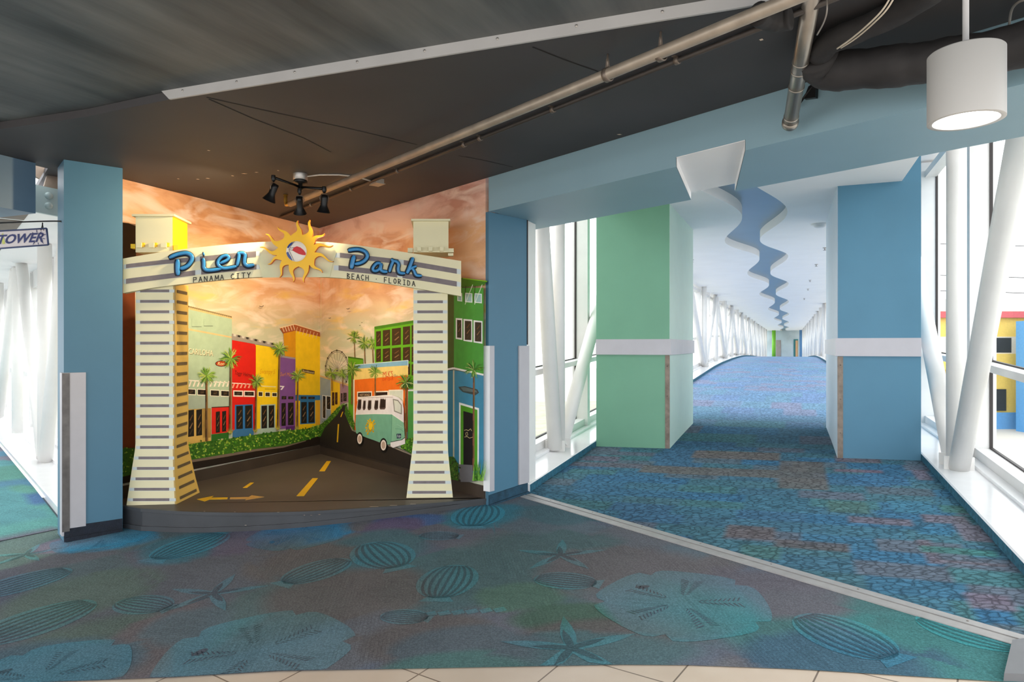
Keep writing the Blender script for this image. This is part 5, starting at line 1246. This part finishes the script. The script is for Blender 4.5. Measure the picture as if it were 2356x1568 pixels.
for px, py, pt in ((1398,168,104),(1520,120,90)):
    c = tz(px, py+4, pz); mb = MB(); d = (b-a).normalized()
    mb.tube([c+Vector((0,0,.03)), Vector((c.x, c.y, CEIL))], .005, 8)
    mb.lathe(c-d*.014, tuple(d), [(.027,0),(.033,.002),(.033,.026),(.027,.028)], 16)
    mb.prism([c+Vector((-.012,0,.02)), c+Vector((.012,0,.02)), c+Vector((.006,0,.075)), c+Vector((-.006,0,.075))], (0,.004,0)); mb.build('hanger', DMETAL, root=sp)
cz0 = CEIL-.016
cd = thing('conduit', 'thin dark conduit fixed flat to the ceiling beside the sprinkler pipe', 'conduit', tuple(tz(1270, 262, CEIL)))
ca, cb = tz(645, 499, cz0), tz(1745, 66, cz0)
CON = mat('dull_conduit', (74,68,64), .45, .4, var=.15, scale=10)
mb = MB(); mb.tube([ca, cb+(cb-ca)*.25], .0125, 12); mb.build('tube', CON, root=cd)
for px in (716, 808, 915, 1068, 1105, 1272, 1558):
    f = 0; lo, hi = 0.0, 1.3
    for _ in range(40):
        m = (lo+hi)/2; p = ca.lerp(cb, m) if m <= 1 else ca+(cb-ca)*m
        if CX+F_PX*p.x/p.y < px: lo = m
        else: hi = m
    p = ca+(cb-ca)*lo; d = (cb-ca).normalized(); mb = MB(); mb.lathe(p-d*.012, tuple(d), [(.013,0),(.018,.001),(.018,.023),(.013,.024)], 14)
    s = Vector((d.y,-d.x,0)); mb.prism([p-s*.03-d*.01+Vector((0,0,.013)), p+s*.03-d*.01+Vector((0,0,.013)), p+s*.03+d*.01+Vector((0,0,.013)), p-s*.03+d*.01+Vector((0,0,.013))], (0,0,.003)); mb.build('clip', DMETAL, root=cd)
# track light with three spots
TLC = tz(691, 400, CEIL)
tl = thing('track_light', 'black three-head spotlight with round canopy on the ceiling above the arch', 'light', tuple(TLC))
mb = MB(); mb.lathe(TLC, (0,0,-1), [(.055,0),(.055,.045),(.05,.05)], 24); mb.build('junction_box', ALU, root=tl)
mb = MB(); mb.lathe(TLC+Vector((0,0,-.05)), (0,0,-1), [(.052,0),(.055,.02),(.02,.028),(.018,.075),(0,.078)], 24); mb.build('canopy', BLACK, root=tl)
hub = TLC+Vector((0,0,-.105))
ends = [tz(629, 408, hub.z+.025), tz(690, 446, hub.z-.08), tz(746, 434, hub.z-.03)]
ends[1] = hub+Vector((.0,-.02,-.03))
WARM = (1.0, .80, .50)
heads = []
for i, e in enumerate(ends):
    mb = MB(); mb.tube([hub, e], .011, 10); mb.lathe(e+Vector((0,0,.016)), (0,0,-1), [(.016,0),(.018,.03),(.010,.05),(0,.052)], 14); mb.build('arm', BLACK, root=tl)
    piv = e+Vector((0,0,-.05)); ax = [Vector((-.45,.15,-.9)), Vector((-.12,.55,-1)), Vector((-.15,.25,-1))][i].normalized()
    side = ax.cross(Vector((0,0,1))).normalized()
    hd = piv+Vector((0,0,-.045))
    mb = MB(); mb.lathe(hd-ax*.02, tuple(ax), [(.0,-.03),(.024,-.028),(.026,.0),(.026,.05),(.034,.07),(.050,.105),(.0515,.107),(.047,.106),(.03,.07),(.0,.06)], 24)
    o = mb.build('spot_head', BLACK, root=tl)
    mb = MB(); mb.tube([hd+side*.03, hd+side*.034+Vector((0,0,.03)), hd+side*.018+Vector((0,0,.055)), hd-side*.018+Vector((0,0,.055)), hd-side*.034+Vector((0,0,.03)), hd-side*.03], .003, 6); mb.build('yoke', DMETAL, root=tl, parent=o)
    mb = MB(); mb.lathe(hd+ax*.052, tuple(ax), [(.026,0),(.02,.012),(0,.016)], 16); mb.build('bulb', emit('warm_bulb_%d' % i, (255,200,120), 6), root=tl, parent=o)
    heads.append((hd+ax*.095, ax))
tgts = [on_arch(425,560,-.15), on_left(600,880), on_right(800,830)]
for i, ((p, ax), t) in enumerate(zip(heads, tgts)):
    ld = bpy.data.lights.new('spot_beam', 'SPOT'); ld.energy = [66, 78, 50][i]; ld.color = WARM; ld.spot_size = math.radians(118); ld.spot_blend = .9; ld.shadow_soft_size = .04
    lo = bpy.data.objects.new('spot_beam', ld); COL.objects.link(lo); lo.location = p
    lo.rotation_euler = (t-p).to_track_quat('-Z', 'Y').to_euler()
# cable and junction box
jb = tz(868, 418, CEIL-.02)
mb = MB(); pts = [TLC+Vector((.05,0,-.02)), tz(735,402,CEIL-.006), tz(780,402,CEIL-.006), tz(820,406,CEIL-.006), jb+Vector((-.02,.02,.0))]
mb.tube(pts, .006, 8); tag(mb.build('cable', mat('white_cable', (196,186,176), .5), loc=tuple(pts[0])), 'white cable running along the ceiling from the spotlight to the conduit box', 'cable')
mb = MB(); d = (cb-ca).normalized(); s = Vector((d.y,-d.x,0))
mb.prism([jb-d*.05-s*.035+Vector((0,0,-.02)), jb+d*.05-s*.035+Vector((0,0,-.02)), jb+d*.05+s*.035+Vector((0,0,-.02)), jb-d*.05+s*.035+Vector((0,0,-.02))], (0,0,.038))
mb.prism([jb-d*.06-s*.042+Vector((0,0,-.024)), jb+d*.06-s*.042+Vector((0,0,-.024)), jb+d*.06+s*.042+Vector((0,0,-.024)), jb-d*.06+s*.042+Vector((0,0,-.024))], (0,0,.005))
tag(mb.build('junction_box', mat('box_grey', (170,160,148), .5, .3), loc=tuple(jb)), 'small grey junction box on the ceiling conduit right of the spotlight', 'box')
# galvanised pipe coming down at the bulkhead
g1 = at_plane(1818, 283, (CO[0]-Nn[0]*.10, CO[1]-Nn[1]*.10), Nn); g0 = at_z(1870, -20, CEIL+.02)
GALV = mat('galvanised_steel', (158,152,144), .32, .75, var=.14, scale=7)
gp = thing('galvanised_pipe', 'thick galvanised pipe slanting down from the ceiling to the pale bulkhead', 'pipe', tuple(g1))
mb = MB(); mb.tube([g0, g1], .034, 24); mb.build('pipe', GALV, root=gp)
d = (g1-g0).normalized(); L_ = (g1-g0).length
for f in (.46, .53, .66, .93, .975):
    mb = MB(); mb.lathe(g0+d*L_*f, tuple(d), [(.034,0),(.0365,.001),(.0365,.010),(.034,.011)], 24); mb.build('coupling_ring', GALV, root=gp)
mb = MB(); mb.lathe(g1-d*.02, tuple(d), [(.034,0),(.040,.004),(.040,.03),(.0,.031)], 24); mb.build('end_cap', GALV, root=gp)
bk = at_plane(1862, 214, (CO[0]-Nn[0]*.03, CO[1]-Nn[1]*.03), Nn)
mb = MB(); w3 = Vector((Wd[0], Wd[1], 0)); n3 = Vector((Nn[0], Nn[1], 0))
mb.prism([bk-w3*.03+Vector((0,0,-.02)), bk+w3*.03+Vector((0,0,-.03)), bk+w3*.035+Vector((0,0,.05)), bk-w3*.005+Vector((0,0,.035))], n3*.028); mb.tube([bk-w3*.06+Vector((0,0,-.05)), bk+w3*.05+Vector((0,0,.07))], .006, 8)
tag(mb.build('hanger_bracket', BLACK, loc=tuple(bk)), 'small black bracket on the pale bulkhead behind the galvanised pipe', 'bracket')
# black insulated duct
DUCT = mat('duct_wrap', (42,40,41), .75, var=.3, scale=9, bump=.7, bscale=14)
def wavy(pts, r, name, label):
    c = crv3(pts); rr = [r*(1+.035*math.sin(i*.8)+.02*math.sin(i*2.1)) for i in range(len(c))]; rr[0] *= .75; rr[-1] *= .75
    mb = MB(); mb.tube(c, rr, 20); tag(mb.build(name, DUCT, loc=tuple(c[0])), label, 'duct')
def crv3(pts, n=6):
    out = []; P_ = [pts[0]]+list(pts)+[pts[-1]]
    for i in range(1, len(P_)-2):
        p0, p1, p2, p3 = P_[i-1:i+3]
        for k in range(n):
            t = k/n; out.append(.5*((2*p1)+(p2-p0)*t+(2*p0-5*p1+4*p2-p3)*t*t+(3*p1-p0-3*p2+p3)*t**3))
    out.append(pts[-1]); return out
def infront(px, py, k): return at_plane(px, py, (CO[0]-Nn[0]*k, CO[1]-Nn[1]*k), Nn)
wavy([infront(1878,126,.44), infront(1898,160,.36), infront(1960,160,.33), infront(2060,152,.29), infront(2160,140,.25), infront(2280,120,.22), infront(2420,86,.2)], .085, 'flexible_duct', 'black wrapped duct lying along the pale bulkhead behind the white lamp')
wavy([at_z(1742,30,2.69), at_z(1765,42,2.69), at_z(1795,46,2.69), at_z(1822,40,2.69)], .045, 'flexible_duct', 'short black wrapped duct end between the sprinkler pipe and the galvanised pipe')
wavy([at_z(1884,128,2.67), at_z(1910,98,2.675), at_z(1970,72,2.68), at_z(2060,30,2.69), at_z(2160,-30,2.69)], .05, 'flexible_duct', 'sagging black duct branch hanging under the dark ceiling')
# pale wires
for k, (dx, lab) in enumerate(((0, 'cream wire dangling below the dark ceiling, nearer the pipe'), (9, 'cream wire dangling below the dark ceiling, nearer the white lamp'))):
    mb = MB(); pts = crv3([at_z(1926+dx,112-k*2,2.60), at_z(1960+dx,88,2.585), at_z(2000+dx,54,2.58), at_z(2034+dx,18,2.60), at_z(2060+dx,-30,2.66), at_z(2075+dx,-70,2.742)])
    mb.tube(pts, .0032, 8); tag(mb.build('wire', mat('cream_wire', (206,194,176), .5), loc=tuple(pts[0])), lab, 'wire')
mb = MB(); pts = crv3([at_z(1880,80,2.60), at_z(1896,50,2.60), at_z(1903,20,2.62), at_z(1900,-20,2.70), at_z(1896,-40,2.742)]); mb.tube(pts, .0028, 8)
tag(mb.build('wire', mat('grey_wire', (150,144,138), .5), loc=tuple(pts[0])), 'thin grey wire hanging just right of the galvanised pipe', 'wire')
mb = MB(); pts = crv3([infront(2322,55,.06), infront(2328,22,.16), infront(2345,4,.24), infront(2375,-4,.27)]); mb.tube(pts, .005, 8)
tag(mb.build('wire', mat('grey_wire', (150,144,138), .5), loc=tuple(pts[0])), 'grey hooked wire in the top right corner of the ceiling', 'wire')
# pendant lamp
lc_ = at_z(2222, 278, 2.07); R_ = .1; Hh = .205
pd = thing('pendant_lamp', 'white cylinder pendant lamp hanging in front of the bulkhead', 'lamp', (lc_.x, lc_.y, 2.07))
mb = MB(); mb.lathe(lc_, (0,0,1), [(.086,0),(.1,.0),(.1,.002),(.1,Hh-.004),(.096,Hh),(0,Hh)], 64); mb.lathe(lc_, (0,0,1), [(.086,0),(.080,.02),(.078,.03)], 64); mb.build('lamp_shade', mat('lamp_white', (190,189,187), .5, var=.01), root=pd)
mb = MB(); mb.lathe(lc_+Vector((0,0,.012)), (0,0,1), [(0,0),(.081,0),(.081,.004)], 48); mb.build('diffuser', emit('lamp_diffuser', (255,250,240), 5), root=pd)
mb = MB(); mb.lathe(lc_+Vector((0,0,Hh)), (0,0,1), [(.008,0),(.008,.03),(.0,.031)], 12); mb.build('rod_collar', mat('brass', (190,150,70), .35, .7), root=pd)
mb = MB(); mb.tube([lc_+Vector((0,0,Hh+.025)), (lc_.x, lc_.y, CEIL+.06)], .0085, 12); mb.build('rod', mat('rod_white', (196,196,198), .45), root=pd)
# ------------------------------------------------------------------ left: mouth of the tower bridge
def aw(o, a, z): return Vector((-3.877+(-.6517)*a+.7585*o, 5.80+.7585*a+.6517*o, z))   # o = out from the carpet edge, a = along the bridge
mb = MB(); prof = [(0,-.05),(0,.05),(.012,.055),(.30,.055),(.30,.085),(.6,.085),(.6,-.1)]
for a in (-.55, 2, 6, 12, 18):
    for o, h in prof: mb.v.append(aw(o, a, h-.012*max(0, a)))
for i in range(4):
    for j in range(6): q = i*7+j; mb.face((q, q+1, q+8, q+7))
mb.face(range(7)); struct(mb.build('trim_5', SILL))
tr = thing('steel_truss', 'white tube truss inside the tower bridge, left of the blue column', 'truss', tuple(aw(.2, 3.2, .05)))
def pipe(n, p, q, r=.075):
    mb = MB(); mb.tube([p, q], r, 16); mb.build(n, STEEL_W, root=tr)
for a, near in ((2.9, 1.2), (9.6, 6.4)):
    pipe('post', aw(.24, a, .05), aw(.24, a, 2.608)); pipe('diagonal_brace', aw(.24, a-.1, .06), aw(.24, near, 2.608)); pipe('diagonal_brace', aw(.24, a+.1, .06), aw(.24, a+2.6, 2.608))
    pipe('post', aw(.24, a+3.2, .05), aw(.24, a+3.2, 2.608))
k = 0
for a in (-.4, 2.0, 4.4, 6.8, 9.2, 11.6):
    k += 1; mb = MB()
    def vb(a_, w, z0, z1): mb.hexa([aw(.46,a_-w,z0), aw(.46,a_+w,z0), aw(.60,a_+w,z0), aw(.60,a_-w,z0)], [aw(.46,a_-w,z1), aw(.46,a_+w,z1), aw(.60,a_+w,z1), aw(.60,a_-w,z1)])
    vb(a, .06, .06, 2.6)
    for z0, z1 in ((.06,.13),(.86,.94),(2.35,2.62)): mb.hexa([aw(.5,a+.06,z0), aw(.5,a+2.34,z0), aw(.58,a+2.34,z0), aw(.58,a+.06,z0)], [aw(.5,a+.06,z1), aw(.5,a+2.34,z1), aw(.58,a+2.34,z1), aw(.58,a+.06,z1)])
    o = struct(mb.build('window_%d' % (wn_n[0]+k), FRAME, loc=tuple(aw(.5, a, .06)))); mb = MB(); mb.poly([aw(.55,a+.06,.1), aw(.55,a+2.34,.1), aw(.55,a+2.34,2.6), aw(.55,a+.06,2.6)]); mb.build('pane', GLASS, root=o)
mb = MB(); mb.prism([aw(.62,-.2,2.62), aw(.62,18,2.62), aw(-4.5,18,2.62), aw(-4.5,.4,2.62)], (0,0,.06)); struct(mb.build('ceiling', OFFW))
mb = MB(); mb.prism([aw(.62,18,-.4), aw(-4.5,18,-.4), aw(-4.5,18,2.7), aw(.62,18,2.7)], (-.1,.1,0)); struct(mb.build('wall_tower_end', WHITE))
# dark service trough along the tower bridge ceiling, with cross ties
TRO = mat('trough_taupe', (110,98,88), .6, var=.2, scale=5)
mb = MB()
for a0, a1 in ((.25,1.15),(1.25,2.3),(2.4,3.6),(3.7,5.2)):
    mb.prism([aw(-.12,a0,2.612), aw(-.12,a1,2.612), aw(-.46,a1,2.612), aw(-.46,a0,2.612)], (0,0,.006))
tag(mb.build('service_trough', TRO, loc=tuple(aw(-.3, 1, 2.6))), 'taupe service trough in the white ceiling behind the hanging TOWER sign', 'trough')
# bulkhead of the tower bridge
mb = MB(); nb = Vector((-.926, .377, 0))*.5
for s0, s1, m in ((0, .30, 0), (.30, 2.2, 1)):
    mb.mat(m); p, q = bl0+ux*s0, bl0+ux*s1; mb.prism([p, q, q+nb, p+nb], (0,0,-.37))
tag(mb.build('bulkhead', [mat('slate_blue_paint', (92,118,140), .5), mat('warm_grey_paint', (108,106,108), .5)], loc=tuple(bl0)), 'grey boxed bulkhead over the tower bridge mouth at the left edge', 'beam')
# steel bracket between bulkhead and column
bp = at_plane(112, 460, (-3.75, 5.25), (.6517,-.7585))
sb = thing('steel_bracket', 'pale green steel bracket with bolts between the grey bulkhead and the blue column', 'bracket', tuple(bp))
ex = Vector((.7585,.6517,0)); 
mb = MB(); mb.prism([bp-ex*.16+Vector((0,0,.115)), bp+ex*.16+Vector((0,0,.085)), bp+ex*.16+Vector((0,0,-.13)), bp-ex*.16+Vector((0,0,-.095))], (-.02,.024,0)); mb.build('plate', mat('pale_green_steel', (176,194,192), .4, .1), root=sb)
for z in (.035,-.045):
    mb = MB(); mb.lathe(bp+ex*.0+Vector((0,0,z)), (.6517,-.7585,0), [(.028,0),(.026,.012),(.015,.02),(0,.022)], 14); mb.build('bolt', mat('pale_green_steel', (176,194,192), .4, .1), root=sb)
mb = MB(); q = bp+Vector((-.02,.05,.2)); mb.prism([q-ex*.05+Vector((0,0,-.12)), q+ex*.05+Vector((0,0,-.13)), q+ex*.12+Vector((0,0,.06)), q+ex*.0+Vector((0,0,.10))], (-.03,.03,0)); mb.prism([q-ex*.14+Vector((0,0,.0)), q-ex*.07+Vector((0,0,-.03)), q-ex*.01+Vector((0,0,.10)), q-ex*.12+Vector((0,0,.12))], (-.03,.03,0)); mb.build('timber_shim', mat('raw_timber', (150,132,116), .7, var=.15, scale=12), root=sb)
# hanging sign
def sg(px, py, k=0): return at_plane(px, py, (-3.42, 5.0-k), (.10,-.995))
ts = thing('hanging_sign', 'hanging white sign board reading TOWER at the left edge', 'sign', tuple(sg(60, 545)))
mb = MB(); th = Vector((-.0015,.015,0)); mb.prism([sg(-170,541), sg(107,525), sg(111,563), sg(-170,584)], th)
SGB = mat('sign_white', (212,206,208), .5, var=.03); SGE = mat('sign_blue_edge', (70,82,120), .5); mb.build('board', SGB, root=ts)
mb = MB()
for a, b in (((-170,541),(107,525)), ((107,525),(111,563)), ((111,563),(-170,584))): mb.tube([sg(*a, .004), sg(*b, .004)], .006, 6)
mb.build('border', SGE, root=ts)
vs, fs = text_polys('TOWER', .25, .028); mb = MB()
q = [(-3,540),(102,534),(99,556),(-6,562)]
for f in fs:
    pts = []
    for i in f:
        u, v = vs[i]; tx = lerp(q[0][0],q[1][0],u), lerp(q[0][1],q[1][1],u); bx = lerp(q[3][0],q[2][0],u), lerp(q[3][1],q[2][1],u); pts.append(sg(lerp(bx[0],tx[0],v), lerp(bx[1],tx[1],v), .003))
    mb.poly(pts)
NVY = mat('sign_navy', (36,48,104), .5)
edges_b = mb
for i in range(10):
    a = i*.63+.2; 
    if 2.4 < a < 3.9: continue
    r0, r1 = 13, 18+3*(i % 2); cx_, cy_ = 86, 546
    mb.poly([sg(cx_+r0*math.cos(a)-1*math.sin(a), cy_+r0*math.sin(a)*.9+1*math.cos(a), .003), sg(cx_+r1*math.cos(a)-.6*math.sin(a), cy_+r1*math.sin(a)*.9+.6*math.cos(a), .003), sg(cx_+r1*math.cos(a)+.6*math.sin(a), cy_+r1*math.sin(a)*.9-.6*math.cos(a), .003), sg(cx_+r0*math.cos(a)+1*math.sin(a), cy_+r0*math.sin(a)*.9-1*math.cos(a), .003)])
mb.build('lettering', NVY, root=ts)
mb = MB(); mb.poly([sg(3,540,.002), sg(7,535,.002), sg(9,548,.002), sg(12,560,.002), sg(6,562,.002), sg(4,552,.002)]); mb.build('splash_mark', mat('sign_lime', (196,204,110), .5), root=ts)
mb = MB(); mb.tube([sg(97,528), sg(98,512)], .004, 6); mb.tube([sg(94,530), sg(98,512), sg(101,530)], .003, 6); mb.build('hook', BLACK, root=ts)
mb = MB(); pts = crv3([sg(-200,519), sg(-60,515), sg(60,510), sg(134,508.5), sg(143,512), sg(147,524), sg(148,538)]); mb.tube(pts, .0055, 8); 
o = mb.build('sign_rod', BLACK, loc=tuple(pts[-1])); tag(o, 'black bent rod fixed to the blue column, carrying the TOWER sign', 'rod')
# area light under the diffuser of the white pendant lamp
def pend_light(x, y, z, e):
    ld = bpy.data.lights.new('lamp_beam', 'AREA'); ld.shape = 'DISK'; ld.size = .15; ld.energy = e; ld.color = (1,.95,.88)
    lo = bpy.data.objects.new('lamp_beam', ld); COL.objects.link(lo); lo.location = (x, y, z)
pend_light(lc_.x, lc_.y, 2.06, 14)
